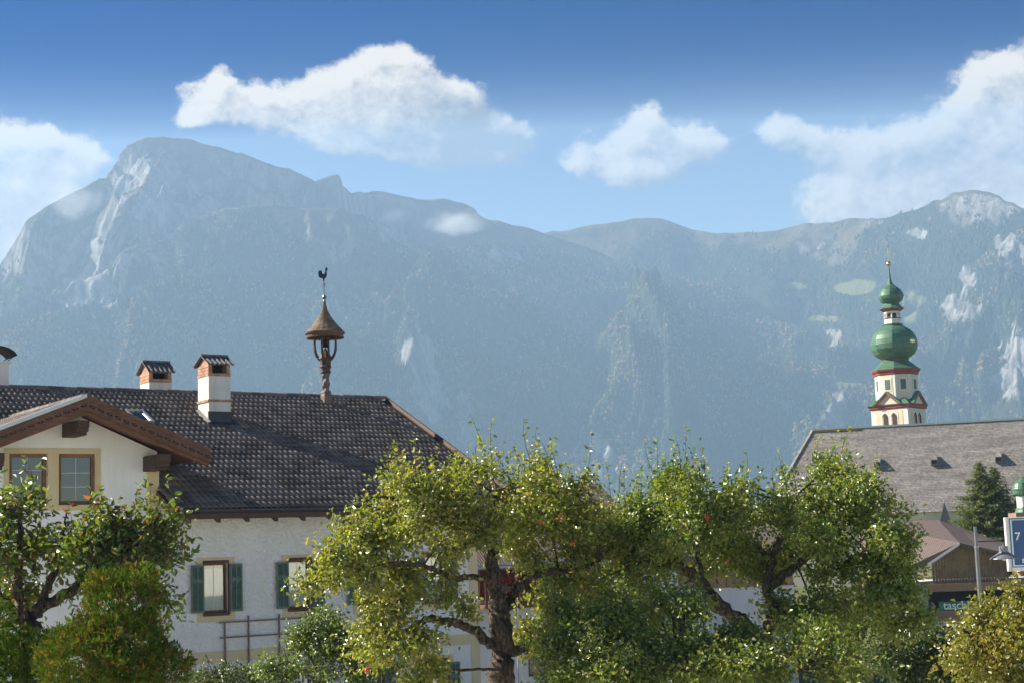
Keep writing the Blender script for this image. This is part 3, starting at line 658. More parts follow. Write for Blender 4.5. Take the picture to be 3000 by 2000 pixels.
for r in range(25):
    v0 = -.06+r*.335; y = -1.1+v0*cp
    if y > 6.02: break
    for i in range(57):
        s_ = RL+i*.30+.002*random.random(); yc = y+.17; sc_ = s_+.15; zc = roofz(yc)
        gzz = 9.24-.395*abs(sc_+2.12)
        if -4.3 < sc_ < .0 and zc < gzz: continue
        if -5.1 < sc_ < .85 and gzz-.32 < zc < gzz+.02: continue
        if any(a-.1 < sc_ < b+.1 and c-.05 < yc < d+.05 for a, b, c, d in CH): continue
        if 1.0 < sc_ < 1.5 and 3.85 < yc < 4.7: continue
        if s_+.3 > RR+.01: continue
        cand.append((s_, y, roofz(y)-.02+random.uniform(-.006, .006), random.uniform(-.012, .012)))
cH, sH = math.cos(HA), math.sin(HA)
def dist(c): x = HP[0]+c[0]*cH-c[1]*sH; y = HP[1]+c[0]*sH+c[1]*cH; return math.hypot(x, y)
vis = sorted([c for c in cand if c[0] > .85], key=dist)
pick = set(vis[:300])
for c in vis[:300]:
    o = link('tile', TM, 'roof_tile', roof); o.location = c[:3]; o.rotation_euler = (PR+c[3], 0, c[3])
Arot = np.array([[1, 0, 0], [0, cp, -sp], [0, sp, cp]])
tiles_joined('far_tile', [(Arot, np.array(c[:3])) for c in cand if c not in pick], roof)
# ridge caps
rc = MB(); n = 8; prof = [(.125*math.cos(math.pi*i/n), .115*math.sin(math.pi*i/n)) for i in range(n+1)]
V = [(0, p[0]*1.06, p[1]*1.08) for p in prof]+[(.40, p[0], p[1]) for p in prof]
rc.add(V, [(i, i+1, n+2+i, n+1+i) for i in range(n)]+[tuple(range(n+1))]); RCM = rc.mesh('ridge_tile', False)
k = 0
while RL+k*.37 < RR-.3:
    o = link('ridge_tile', RCM, 'roof_tile', roof); o.location = (RL+k*.37, 6.2, roofz(6.2)-.03+random.uniform(-.006, .006)); o.rotation_euler = (0, random.uniform(-.01, .01), 0); k += 1
# verge trim on the right gable, eave board, soffit end board
m = MB(); m.prism([(-1.16, roofz(-1.16)+.05), (6.2, roofz(6.2)+.06), (6.2, roofz(6.2)-.10), (-1.16, roofz(-1.16)-.11)], 'x', RR-.03, RR+.03); m.build('verge_board', 'verge_wood', house)
m = MB(); m.prism([(-1.06, roofz(-1.06)-.06), (.0, roofz(.0)-.06), (.0, roofz(.0)-.30), (-1.06, roofz(-1.06)-.30)], 'x', -.035, .018); m.build('verge_board', 'brown_wood', house)
MB().box(.04, RR-.04, -1.10, -1.06, roofz(-1.1)-.26, roofz(-1.1)-.06).build('eave_board', 'dark_wood', house)
for i in range(13):
    x = .35+i*.74; mb = MB(); mb.prism([(-1.05, roofz(-1.05)-.24), (.01, roofz(.01)-.24), (.01, roofz(.01)-.37), (-1.05, roofz(-1.05)-.37)], 'x', x-.05, x+.05); mb.build('rafter', 'dark_wood', house)
# gutter and downpipe
g = MB(); n = 8; R1 = .085
for x in (0.02, RR+.02):
    pass
V = []
for x in (.03, RR+.02):
    for i in range(n+1):
        t = math.pi+math.pi*i/n; V.append((x, -1.185+R1*math.cos(t), ZE-.045+R1*math.sin(t)))
    for i in range(n+1):
        t = 2*math.pi-math.pi*i/n; V.append((x, -1.185+(R1-.012)*math.cos(t), ZE-.045+(R1-.012)*math.sin(t)))
m2 = 2*(n+1); g.add(V, [(i, (i+1) % m2, m2+(i+1) % m2, m2+i) for i in range(m2)]+[tuple(range(m2))])
g.tube([(.03, -1.185-R1, ZE-.04), (RR+.02, -1.185-R1, ZE-.04)], .012, 6)
g.build('gutter', 'gutter_metal', house)
dp = MB(); dp.tube([(.14, -1.18, ZE-.10), (.14, -1.18, ZE-.28), (.12, -1.13, ZE-.38), (-.08, -.25, ZE-.62), (-.13, -.12, ZE-.72), (-.14, -.09, ZE-.95), (-.14, -.09, 0)], .045, 10)
for z in (1.5, 3.3, 5.2): dp.box(-.20, -.08, -.14, 0, z, z+.03)
dp.build('downpipe', 'pipe_metal', house, True)
# cross gable roof with carved barge boards
gs = .395; GA = (-2.12, 9.24); GR = .83; GL = -5.07
def gz(x): return GA[1]-gs*abs(x-GA[0])
gr = slab([(GA[0], -1.1, GA[1]-.05), (GA[0], 4.6, GA[1]-.05), (GR, 2.1, gz(GR)-.05), (GR, -1.1, gz(GR)-.05)][::-1], .17)
V = [(GL, -1.1, gz(GL)-.05), (GL, 2.1, gz(GL)-.05), (GA[0], 4.6, GA[1]-.05), (GA[0], -1.1, GA[1]-.05)]
s2 = slab(V[::-1], .17); gr.add(s2.v, s2.f)
groof = gr.build('gable_roof', 'brown_wood', house)
GPL = math.atan(gs); cg_, sg_ = math.cos(GPL), math.sin(GPL)
xf = []
for side in (-1, 1):
    for r in range(10):
        for i in range(20):
            x_e = GL+.02+r*.335*cg_ if side < 0 else GR-.02-r*.335*cg_
            yy = -1.05+i*.30
            if gz(x_e)+.03 < roofz(yy+.15): continue
            if (side < 0 and x_e > GA[0]-.3) or (side > 0 and x_e < GA[0]+.3): continue
            if side < 0: A = np.array([[0, cg_, -sg_], [-1, 0, 0], [0, sg_, cg_]]); b = np.array([x_e, yy+.30, gz(x_e)-.02])
            else: A = np.array([[0, -cg_, sg_], [1, 0, 0], [0, sg_, cg_]]); b = np.array([x_e, yy, gz(x_e)-.02])
            xf.append((A, b))
tiles_joined('gable_tile', xf, groof)
for k in range(14):
    o = link('ridge_tile', RCM, 'roof_tile', groof); o.location = (GA[0], -1.12+k*.37, GA[1]-.035); o.rotation_euler = (0, 0, R_(90))
m = MB(); m.add([(GL, -1.17, gz(GL)+.06), (GA[0], -1.17, GA[1]+.07), (GA[0], -.92, GA[1]+.075), (GL, -.92, gz(GL)+.075), (GL, -1.17, gz(GL)-.02), (GA[0], -1.17, GA[1]-.02), (GA[0], -.92, GA[1]-.02), (GL, -.92, gz(GL)-.02)], [(0, 1, 2, 3), (7, 6, 5, 4), (0, 4, 5, 1), (3, 2, 6, 7), (0, 3, 7, 4), (1, 5, 6, 2)])
m.build('verge_flashing', 'zinc', groof)
def slope_board(x0, x1, dz0, dz1, y0, y1):
    return MB().prism([(x0, gz(x0)+dz0), (x1, gz(x1)+dz0), (x1, gz(x1)+dz1), (x0, gz(x0)+dz1)], 'y', y0, y1)
CV = MB()
for (x0, x1, z0, z1) in ((-.075, -.02, .00, .018), (-.03, -.005, -.03, .012), (.0, .06, -.038, -.02), (.045, .075, -.03, .01), (.01, .03, .02, .04), (-.055, -.04, -.03, -.015)): CV.box(x0, x1, -.004, .002, z0, z1)
CVM = CV.mesh('carving')
for (x0, x1) in ((GL-.02, GA[0]), (GA[0], GR+.02)):
    b = slope_board(x0, x1, .035, -.31, -1.165, -1.105).build('barge_board', 'brown_wood', groof)
    slope_board(x0+(.02 if x0 < GA[0]-1 else 0), x1-(.02 if x1 > GA[0] else 0), -.30, -.40, -1.10, -1.0).build('inner_board', 'brown_wood', groof)
    slope_board(x0, x1, -.055, -.075, -1.178, -1.166).build('moulding', 'brown_wood', groof)
    slope_board(x0, x1, -.275, -.30, -1.178, -1.166).build('moulding', 'brown_wood', groof)
    L = (x1-x0)/cg_; n = int(L/.205)
    for i in range(n):
        x = x0+(i+.6)*(x1-x0)/n; o = link('carving', CVM, 'soot_and_shade', groof); o.location = (x, -1.169, gz(x)-.175); o.rotation_euler = (0, (GPL if x > GA[0] else -GPL), 0)  # near-black raised pieces paint the shade of cut-outs in the board
for (x0, x1, z0, z1) in ((-2.30, -1.98, 8.40, 8.72), (-.36, -.04, 7.62, 7.98), (-4.2, -3.88, 7.62, 7.98)):
    b = MB().box(x0, x1, -.78, .0, z0, z1); b.box(x0+.01, x1-.01, -.92, -.78, z0+.07, z1); b.box(x0+.02, x1-.02, -1.0, -.92, z0+.16, z1)
    bevel(b.build('purlin', 'dark_wood', house), .02, 2)
# roof window
sk = MB(); 
def rp(x, y, h): return (x, y-h*sp, roofz(y)+h*cp)
def roof_box(m, x0, x1, y0, y1, h0, h1):
    m.add([rp(x0, y0, h0), rp(x1, y0, h0), rp(x1, y1, h0), rp(x0, y1, h0), rp(x0, y0, h1), rp(x1, y0, h1), rp(x1, y1, h1), rp(x0, y1, h1)], [(0, 3, 2, 1), (4, 5, 6, 7), (0, 1, 5, 4), (1, 2, 6, 5), (2, 3, 7, 6), (3, 0, 4, 7)])
for q in ((1.0, 1.06, 3.86, 4.68), (1.44, 1.50, 3.86, 4.68), (1.06, 1.44, 3.86, 3.93), (1.06, 1.44, 4.60, 4.68)): roof_box(sk, *q, -.02, .09)
sko = sk.build('roof_window', 'zinc', roof)
p = MB(); roof_box(p, 1.06, 1.44, 3.93, 4.60, .03, .05); p.build('pane', 'window_glass', sko) if False else p.build('roof_window_pane', 'window_glass', roof)
# chimneys
def chimney(x0, x1, y0, y1, zb, zw, zbr, zap, band=True, flash=True):
    cx, cy = (x0+x1)/2, (y0+y1)/2
    sh = MB().box(x0, x1, y0, y1, zb, zw); ch = bevel(sh.build('chimney', 'chimney_plaster', house), .008)
    if band:
        zz = zb+.62
        for i in range(5):
            a = x0-.02+i*(x1-x0+.04)/5; MB().box(a+.006, a+(x1-x0+.04)/5-.006, y0-.025, y0+.02, zz, zz+.065).build('brick', 'brick_clay', ch)
        for i in range(6):
            a = y0-.02+i*(y1-y0+.04)/6; MB().box(x0-.026, x0+.02, a+.006, a+(y1-y0+.04)/6-.006, zz, zz+.065).build('brick', 'brick_clay', ch)
            MB().box(x1-.02, x1+.026, a+.006, a+(y1-y0+.04)/6-.006, zz, zz+.065).build('brick', 'brick_clay', ch)
    if flash:
        f = MB(); f.box(x0-.012, x1+.012, y0-.014, y0+.05, zb, zb+.36); f.build('flashing', 'flashing', ch)
        f = MB(); roof_box(f, x0-.10, x1+.14, y0-.16, y0+.02, .02, .06); f.build('flashing', 'flashing', ch)
        f = MB(); f.add([rp(x0-.10, y0-.1, .075), rp(x0-.004, y0-.1, .11), rp(x0-.004, y1, .13), rp(x0-.10, y1, .085)], [(0, 1, 2, 3)]); f.build('flashing', 'zinc', ch)
    # brick head: sides closed, front and back open between corner piers
    hb = zbr-zw; rows = max(3, round(hb/.085)); bh = hb/rows
    core = MB(); core.box(x0+.03, x0+.10, y0+.03, y1-.03, zw, zbr); core.box(x1-.10, x1-.03, y0+.03, y1-.03, zw, zbr); core.box(x0+.02, x1-.02, y0+.02, y1-.02, zw, zw+.07)
    core.build('mortar_core', 'mortar', ch)
    MB().box(x0+.11, x1-.11, cy-.05, cy+.05, zw+.07, zbr).build('flue_wall', 'soot_and_shade', ch)
    for k in range(rows):
        z0 = zw+k*bh; nb = 2 if k % 2 else 3
        pr = .012 if k == 0 else 0
        for (xa, xb) in ((x0, x0+.11), (x1-.11, x1)):
            for i in range(nb):
                ya = y0+(y1-y0)*i/nb; yb = y0+(y1-y0)*(i+1)/nb
                MB().box(xa-pr, xb+pr, ya+.006-(pr if i == 0 else 0), yb-.006+(pr if i == nb-1 else 0), z0+.005, z0+bh-.005).build('brick', 'brick_clay', ch)
        if k == 0:
            for (ya, yb) in ((y0, y0+.10), (y1-.10, y1)):
                nx = 2
                for i in range(nx):
                    xa = x0+.11+(x1-x0-.22)*i/nx; xb = x0+.11+(x1-x0-.22)*(i+1)/nx
                    MB().box(xa+.004, xb-.004, ya-pr, yb+pr, z0+.004, z0+bh-.004).build('brick', 'brick_clay', ch)
    # little gable roof of ribbed tiles, ridge along the house
    g = MB(); g.prism([(y0+.02, zbr), (y1-.02, zbr), (cy, zap-.05)], 'x', x0+.01, x0+.09); g.prism([(y0+.02, zbr), (y1-.02, zbr), (cy, zap-.05)], 'x', x1-.09, x1-.01); g.build('cap_gable', 'brick_clay', ch)
    ov = .12; nx = 26; ye = y0-ov; ze = zbr-.02
    for sgn, ye in ((-1, y0-ov), (1, y1+ov)):
        m = MB(); V = []
        for i in range(nx+1):
            x = x0-.08+(x1-x0+.16)*i/nx; hgt = .022*math.cos(2*math.pi*i/ (nx/6.0))
            V += [(x, ye, ze+hgt+.03), (x, cy, zap+hgt), (x, ye, ze+hgt), (x, cy, zap+hgt-.03)]
        Fq = []
        for i in range(nx):
            a = 4*i; b_ = 4*(i+1); q = [(a, b_, b_+1, a+1), (a+2, a+3, b_+3, b_+2), (a, a+2, b_+2, b_)]
            Fq += q if sgn < 0 else [t[::-1] for t in q]
        Fq += [(0, 1, 3, 2), (4*nx, 4*nx+2, 4*nx+3, 4*nx+1)]
        m.add(V, Fq); m.build('cap_tile', 'cap_tile', ch)
    for i in range(2):
        m = MB(); L = (x1-x0+.16)/2; xa = x0-.08+i*L
        V = [(xa+.006, cy+.075*math.cos(t), zap-.01+.065*math.sin(t)) for t in [math.pi*j/6 for j in range(7)]]+[(xa+L-.006, cy+.075*math.cos(t), zap-.01+.065*math.sin(t)) for t in [math.pi*j/6 for j in range(7)]]
        m.add(V, [(j, j+1, 8+j, 7+j) for j in range(6)]+[tuple(range(7))[::-1], tuple(range(7, 14))]); m.build('cap_ridge', 'cap_tile', ch)
    return ch
chimney(3.09, 3.73, 3.98, 4.70, 9.12, 10.44, 10.76, 11.02)
def facs(x, y, off):       # where a pixel's line of sight meets an upright plane parallel to the facade, in house coordinates
    n_ = np.array([sH, -cH, 0]); P = HP+n_*off; d = ray(x, y); t = ((P-CAM)@n_)/(d@n_); Q = CAM+d*t; v = Q-HP; return v[0]*cH+v[1]*sH, Q[2]
a0, _ = facs(437, 1120, -7.4); a1, _ = facs(503, 1120, -7.4); _, zt = facs(437, 1118, -7.4); _, zbk = facs(437, 1088, -7.4); _, zp = facs(450, 1061, -7.8)
chimney(a0, a1, 7.4, 8.1, 9.4, zt, zbk, zp, band=False, flash=False)
b1, zt = facs(26, 1064, -7.4); _, zc = facs(26, 1022, -7.4)
ch = MB().box(b1-.7, b1, 7.4, 8.1, 9.3, zt).build('chimney', 'chimney_plaster', house)
MB().box(b1-.75, b1+.06, 7.35, 8.15, zt, zt+.05).build('coping', 'chimney_plaster', ch)
m = MB(); n = 12; cxm = b1-.35
V = []
for y in (7.25, 8.25):
    for i in range(n+1):
        t = R_(15)+R_(150)*i/n; V.append((cxm+.56*math.cos(t), y, zt+.12+.34*math.sin(t)))
    for i in range(n+1):
        t = R_(15)+R_(150)*i/n; V.append((cxm+.55*math.cos(t), y, zt+.12+.325*math.sin(t)))
k2 = 2*(n+1)
m.add(V, [(i, i+1, k2+i+1, k2+i) for i in range(n)]+[(n+1+i+1, n+1+i, k2+n+1+i, k2+n+2+i) for i in range(n)]+[(i+1, i, n+1+i, n+2+i) for i in range(n)]+[(k2+i, k2+i+1, k2+n+2+i, k2+n+1+i) for i in range(n)]+[(0, k2, k2+n+1, n+1), (n, n+1+n, k2+n+1+n, k2+n)])
m.build('cowl', 'soot_and_shade', ch)
m = MB()
for y in (7.4, 8.1):
    for x, xx in ((b1-.05, b1+.16), (b1-.65, b1-.86)): m.bar((x, y, zt+.05), (xx, y, zt+.22), .02, .02)
m.build('cowl_strut', 'iron', ch)

# bell turret on the ridge
TX, TY = 7.57, 5.72; Z0 = roofz(TY)-.05
bt = empty('bell_turret', (TX, TY, Z0)); bt.parent = house; bt['label'] = 'carved wooden bell turret with shingled hood and weathercock'
m = MB(); m.lathe([(.17, -.15), (.17, .25), (.15, .32), (.165, .36), (.15, .40)], 4, ph=R_(45)); m.build('plinth', 'grey_wood', bt)
m = MB(); prof = []
for j in range(25):
    prof.append((.105, .40+.022*j))
V = []; n = 12
for j, (r, z) in enumerate(prof):
    for i in range(n):
        t = 2*math.pi*i/n; rr = r*(1+.16*math.cos(3*(t-j*.16))); V.append((rr*math.cos(t), rr*math.sin(t), z))
m.add(V, [(j*n+i, j*n+(i+1) % n, (j+1)*n+(i+1) % n, (j+1)*n+i) for j in range(24) for i in range(n)]); m.build('twisted_post', 'grey_wood', bt)
m = MB(); m.lathe([(.13, .92), (.155, .94), (.155, .98), (.135, 1.0), (.14, 1.06), (.175, 1.12), (.15, 1.16), (.16, 1.30), (.20, 1.36), (.17, 1.42), (.13, 1.50), (.10, 1.55), (.04, 1.63), (0.01, 1.66)], 8, ph=R_(22)); m.build('capital', 'arm_wood', bt)
for i in range(4):
    t = R_(45+90*i)-HA*0; c_, s_ = math.cos(t), math.sin(t); pts = []
    for (r, z) in ((.12, 1.28), (.20, 1.36), (.27, 1.46), (.315, 1.60), (.325, 1.78), (.32, 1.95), (.32, 2.10)): pts.append((r*c_, r*s_, z))
    MB().tube(pts, [.042, .043, .042, .040, .037, .036, .040], 6).build('arm', 'arm_wood', bt)
prof = [(.585, 2.08), (.60, 2.12), (.54, 2.16)]
zz = 2.16
for j in range(1, 15):
    q = j/14; r = .54*(1-q)**1.75+.045*q+.02*(1-q); z = 2.16+.86*q
    prof += [(r+.012, z-.006), (r-.002, z)]
m = MB(); m.lathe([(.0, 2.10)]+prof+[(.02, 3.06)], 20, cap=False); hood = m.build('hood', 'turret_shingle', bt)
m = MB(); m.lathe([(.50, 1.98), (.535, 1.98), (.55, 2.09), (.50, 2.09), (.50, 1.98)], 20, cap=False)
for i in range(40):
    t = 2*math.pi*i/40; m.box(.532*math.cos(t)-.022, .532*math.cos(t)+.022, .532*math.sin(t)-.022, .532*math.sin(t)+.022, 1.955, 1.985)
m.build('hood_trim', 'brown_wood', bt)
m = MB(); m.lathe([(.14, 2.09), (.15, 2.0), (.15, 1.93), (.10, 1.92)], 10); m.build('bell_yoke', 'dark_wood', bt)
m = MB(); m.lathe([(.02, 1.93), (.05, 1.92), (.075, 1.86), (.085, 1.78), (.12, 1.70), (.115, 1.70), (.07, 1.80), (.02, 1.88)], 14); m.lathe([(.015, 1.80), (.015, 1.66), (.03, 1.64), (.015, 1.62)], 8); m.build('bell', 'bronze', bt)
m = MB(); m.lathe([(.045, 3.0), (.03, 3.08), (.022, 3.10), (.05, 3.12), (.067, 3.16), (.067, 3.19), (.05, 3.23), (.015, 3.25), (.010, 3.27), (.010, 3.55), (.03, 3.56), (.03, 3.60), (.008, 3.61), (.008, 3.68)], 12); m.build('finial', 'ball_metal', bt)
m = MB()
for i in range(4):
    t = R_(45+90*i); m.tube([(.0, 0, 3.52), (.05*math.cos(t), .05*math.sin(t), 3.50), (.075*math.cos(t), .075*math.sin(t), 3.56), (.05*math.cos(t), .05*math.sin(t), 3.61)], .007, 5)
m.build('scroll', 'zinc', bt)
body = [(-.02, 3.66), (.015, 3.66), (.02, 3.74), (.07, 3.78), (.095, 3.86), (.085, 3.95), (.10, 4.0), (.145, 3.995), (.11, 4.025), (.115, 4.05), (.085, 4.085), (.06, 4.07), (.045, 4.03), (.04, 3.95), (.015, 3.885), (-.02, 3.875), (-.045, 3.90), (-.05, 3.95), (-.085, 3.985), (-.135, 3.98), (-.165, 3.94), (-.165, 3.885), (-.15, 3.84), (-.17, 3.80), (-.135, 3.80), (-.14, 3.76), (-.105, 3.775), (-.10, 3.735), (-.07, 3.765), (-.055, 3.73), (-.035, 3.755)]
m = MB()
# outline split into convex-ish strips around a spine so the sheet triangulates cleanly
me = bpy.data.meshes.new('weathercock'); nb = len(body)
import mathutils.geometry as mg
tri = mg.tessellate_polygon([[Vector((p[0], p[1], 0)) for p in body]])
V = [(p[0], -.006, p[1]) for p in body]+[(p[0], .006, p[1]) for p in body]
me.from_pydata(V, [], [tuple(t) for t in tri]+[tuple(nb+i for i in t[::-1]) for t in tri]+[(i, (i+1) % nb, nb+(i+1) % nb, nb+i) for i in range(nb)]); me.update()
ck = link('weathercock', me, 'iron', bt); ck.rotation_euler = (0, 0, -HA*.6)

# trellis on the facade
tr = empty('trellis', HP, HA); tag(tr, 'brown wooden trellis fixed to the white wall under the shuttered windows', 'trellis')
for x in (1.66, 2.28, 3.1, 3.9): MB().box(x-.018, x+.018, -.06, -.03, .1, 4.15 if x > 2 else 4.02).build('upright', 'trellis_wood', tr)
for z, x0, x1 in ((4.02, 1.50, 4.6), (3.66, 1.52, 4.3), (2.9, 1.62, 4.3), (2.2, 1.62, 4.3)): MB().box(x0, x1, -.085, -.062, z-.016, z+.016).build('rail', 'trellis_wood', tr)

# ------------------------------------------------------------------ church
CHU = empty('church', (0, 0, 0)); tag(CHU, 'village church with steep grey shingled roof and green onion domed tower', 'church')
RA = at(2381, 1259, 196.0)
def ridge_at(x, y):                     # the point of that line of sight at the ridge's height
    d = ray(x, y); return CAM+d*((RA[2]-CAM[2])/d[2])
RB = ridge_at(3000, 1226); dv = (RB-RA); dv[2] = 0; dv /= np.linalg.norm(dv); RBx = RA+dv*45
CR = math.atan2(dv[1], dv[0]); CHU.location = (RA[0], RA[1], 0); CHU.rotation_euler = (0, 0, CR)
hz = RA[2]; dpth = 8.6; he = hz-10.6                # eaves
rf_ = MB()
FL = (-5.6, -dpth, he); FR = (48, -dpth, he); BR = (48, dpth, he); BL = (-5.6, dpth, he); H0 = (0, 0, hz); H1 = (48, 0, hz)
rf_.add([FL, FR, H1, H0, BL, BR], [(0, 1, 2, 3), (5, 4, 3, 2), (4, 0, 3), (1, 5, 2), (0, 4, 5, 1)])
nroof = rf_.build('nave_roof', 'church_shingle', CHU)
MB().box(-5.2, 48, -dpth+.5, dpth-.5, 0, he+.3).build('nave_wall', 'cream_plaster', CHU)
m = MB(); m.bar((-.1, 0, hz+.03), (48, 0, hz+.03), .45, .22); m.build('ridge_cap', 'zinc', nroof)
m = MB(); m.bar((0, 0, hz), (-5.6, -dpth, he), .35, .2); m.build('hip_cap', 'church_shingle', nroof)
m = MB(); m.bar((.2, -.12, hz-.18), (5.5, -.12, hz-.18), .5, .25); m.build('lichen_strip', 'lichen_edge', nroof)
pn = math.atan2(10.6, dpth)
def on_nave(x, y_px):                   # local point on the front slope under a pixel
    d = ray(x, y_px); cr, sr = math.cos(CR), math.sin(CR)
    o = CAM-np.array([RA[0], RA[1], 0]); ol = np.array([o[0]*cr+o[1]*sr, -o[0]*sr+o[1]*cr, o[2]]); dl = np.array([d[0]*cr+d[1]*sr, -d[0]*sr+d[1]*cr, d[2]])
    nn = np.array([0, -math.sin(pn), math.cos(pn)]); t = ((np.array([0, 0, hz])-ol)@nn)/(dl@nn); return ol+dl*t
for (x, y) in ((2391, 1352), (2572, 1368), (2738, 1360), (2926, 1352), (3110, 1345)):
    q = on_nave(x, y); m = MB(); wd, hh_, dd = .42, .62, .9
    V = [(q[0]-wd, q[1]-dd*.55, q[2]-.05), (q[0]+wd, q[1]-dd*.55, q[2]-.05), (q[0]+wd*.9, q[1]-dd*.55, q[2]+hh_), (q[0]-wd*.9, q[1]-dd*.55, q[2]+hh_), (q[0]-wd*.3, q[1]+.75, q[2]+hh_+.75), (q[0]+wd*.3, q[1]+.75, q[2]+hh_+.75), (q[0]-wd, q[1]+.3, q[2]), (q[0]+wd, q[1]+.3, q[2])]
    m.add(V, [(0, 1, 2, 3), (3, 2, 5, 4), (0, 3, 4, 6), (1, 7, 5, 2)]); dm = m.build('roof_vent', 'church_shingle', CHU)
    m = MB(); m.box(q[0]-wd*.72, q[0]+wd*.72, q[1]-dd*.55-.02, q[1]-dd*.55+.05, q[2]+.08, q[2]+hh_*.82); m.build('opening', 'soot_and_shade', dm)  # near-black slab paints the shade inside the vent
# buttress with a slate pyramid in front of the eaves
bq = at(2772, 1552, 182.0); bl = bq-RA; cr, sr = math.cos(CR), math.sin(CR); bx_, by_ = bl[0]*cr+bl[1]*sr, -bl[0]*sr+bl[1]*cr
m = MB(); m.lathe([(1.25, bq[2]-.4), (.95, bq[2]+.6), (.03, bq[2]+3.1)], 4, (bx_, by_, 0), R_(45)); m.build('pinnacle', 'flashing', CHU)
m = MB(); m.lathe([(1.0, 0), (1.0, bq[2]-.3)], 4, (bx_, by_, 0), R_(45)); m.build('buttress', 'cream_plaster', CHU)
m = MB(); m.lathe([(.04, bq[2]+3.05), (.09, bq[2]+3.2), (.03, bq[2]+3.5)], 8, (bx_, by_, 0)); m.build('pinnacle_ball', 'zinc', CHU)
# tower
TD = 210.0; tb = at(2634, 1238, TD); S = TD/ FPX/ math.cos(R_(7)) * (280/784.0)          # metres per zoomed pixel
zref = tb[2]; 
def tz(y): return zref+(1508-y)*S
tw = empty('tower'); tw.parent = CHU; tl = tb-RA; tw.location = (tl[0]*cr+tl[1]*sr, -tl[0]*sr+tl[1]*cr, 0)
los = math.atan2(tb[0], tb[1]); tw.rotation_euler = (0, 0, -CR-los-R_(26))
tw['label'] = 'cream bell tower with two green copper onion domes and red cornices'
L = 5.2; hL = L/2
m = MB(); m.box(-hL, hL, -hL, hL, 0, tz(1398)); m.build('shaft', 'offwhite_plaster', tw)
for (dx, dy, rz) in ((0, -1, 0), (1, 0, 90)):
    c_, s_ = math.cos(R_(rz)), math.sin(R_(rz))
    def T3(p): return (p[0]*c_-p[1]*s_, p[0]*s_+p[1]*c_, p[2])
    f = MB(); f.box(-hL*.72, hL*.72, -hL-.03, -hL+.02, tz(1900), tz(1412)); f.v = [T3(p) for p in f.v]; f.build('field', 'cream_plaster', tw)
    for wx_ in (-.62, .62):
        arch = [(wx_-.42, tz(1530)), (wx_+.42, tz(1530)), (wx_+.42, tz(1462)), (wx_+.25, tz(1444)), (wx_, tz(1432)), (wx_-.25, tz(1444)), (wx_-.42, tz(1462))]
        f = MB(); f.prism([(wx_+(p[0]-wx_)*1.45, p[1]+(.25 if p[1] > tz(1500) else 0)) for p in arch], 'y', -hL-.06, -hL+.01); f.v = [T3(p) for p in f.v]; f.build('arch_trim', 'offwhite_plaster', tw)
        f = MB(); f.prism(arch, 'y', -hL-.09, -hL+.01); f.v = [T3(p) for p in f.v]; f.build('belfry_opening', 'dark_wood', tw)
        f = MB(); f.prism([(wx_-.42, tz(1530)), (wx_-.22, tz(1530)), (wx_-.22, tz(1456)), (wx_-.42, tz(1470))], 'y', -hL-.11, -hL-.02); f.v = [T3(p) for p in f.v]; f.build('louvre', 'ochre_paint', tw)
sq2 = math.sqrt(2)
m = MB(); m.lathe([(hL*sq2+.02, tz(1402)), (hL*sq2+.25, tz(1392)), (hL*sq2+.25, tz(1384)), (hL*sq2+.42, tz(1372)), (hL*sq2+.42, tz(1366)), (hL*sq2-.2, tz(1364))], 4, ph=R_(45)); m.build('cornice', 'church_red', tw)
m = MB(); m.lathe([(hL*sq2+.50, tz(1368)), (hL*sq2+.50, tz(1364)), (hL*sq2*.78, tz(1318)), (hL*sq2*.6, tz(1300))], 4, ph=R_(45)); m.build('skirt_roof', 'green_copper', tw)
for i in range(4):
    rz = R_(90*i); c_, s_ = math.cos(rz), math.sin(rz); y0 = -hL-.30
    def T3(p): return (p[0]*c_-p[1]*s_, p[0]*s_+p[1]*c_, p[2])
    f = MB(); f.prism([(-1.7, tz(1362)), (1.7, tz(1362)), (0, tz(1272))], 'y', y0, 0); f.v = [T3(p) for p in f.v]; gb = f.build('gable', 'cream_plaster', tw)
    for sg in (-1, 1):
        f = MB(); f.prism([(sg*2.05, tz(1364)), (0, tz(1258)), (0, tz(1272)), (sg*1.75, tz(1364))], 'y', y0-.30, .2); f.v = [T3(p) for p in f.v]; f.build('gable_roof', 'green_copper', tw)
        f = MB(); f.prism([(sg*1.80, tz(1363.5)), (0, tz(1270)), (0, tz(1285)), (sg*1.45, tz(1363.5))], 'y', y0-.24, y0+.05); f.v = [T3(p) for p in f.v]; f.build('gable_trim', 'church_red', tw)
oc = R_(22.5)
def octo(prof, nm, mt, smooth=False): 
    m = MB(); m.lathe([(r, tz(y)) for r, y in prof], 8, ph=oc); return m.build(nm, mt, tw)
ro = 2.76
octo([(ro, 1330), (ro, 1110)], 'drum', 'offwhite_plaster')
for i in range(8):
    t = oc*2*i; c_, s_ = math.cos(t), math.sin(t); ap = ro*math.cos(oc); hw = ro*math.sin(oc)
    def T4(p): return (p[1]*c_-p[0]*s_, p[1]*s_+p[0]*c_, p[2])
    f = MB(); f.box(-hw*.66, hw*.66, ap-.02, ap+.03, tz(1318), tz(1128)); f.v = [T4(p) for p in f.v]; f.build('field', 'cream_plaster', tw)
    f = MB(); f.box(-hw*.52, hw*.52, ap, ap+.06, tz(1258), tz(1150)); f.v = [T4(p) for p in f.v]; f.build('window_trim', 'offwhite_plaster', tw)
    f = MB(); f.box(-hw*.34, hw*.34, ap+.02, ap+.085, tz(1245), tz(1163)); f.v = [T4(p) for p in f.v]; f.build('louvre', 'shutter_green', tw)
octo([(ro+.02, 1124), (ro+.14, 1116), (ro+.14, 1106), (ro+.38, 1090), (ro+.46, 1078), (ro+.30, 1072)], 'cornice', 'church_red')
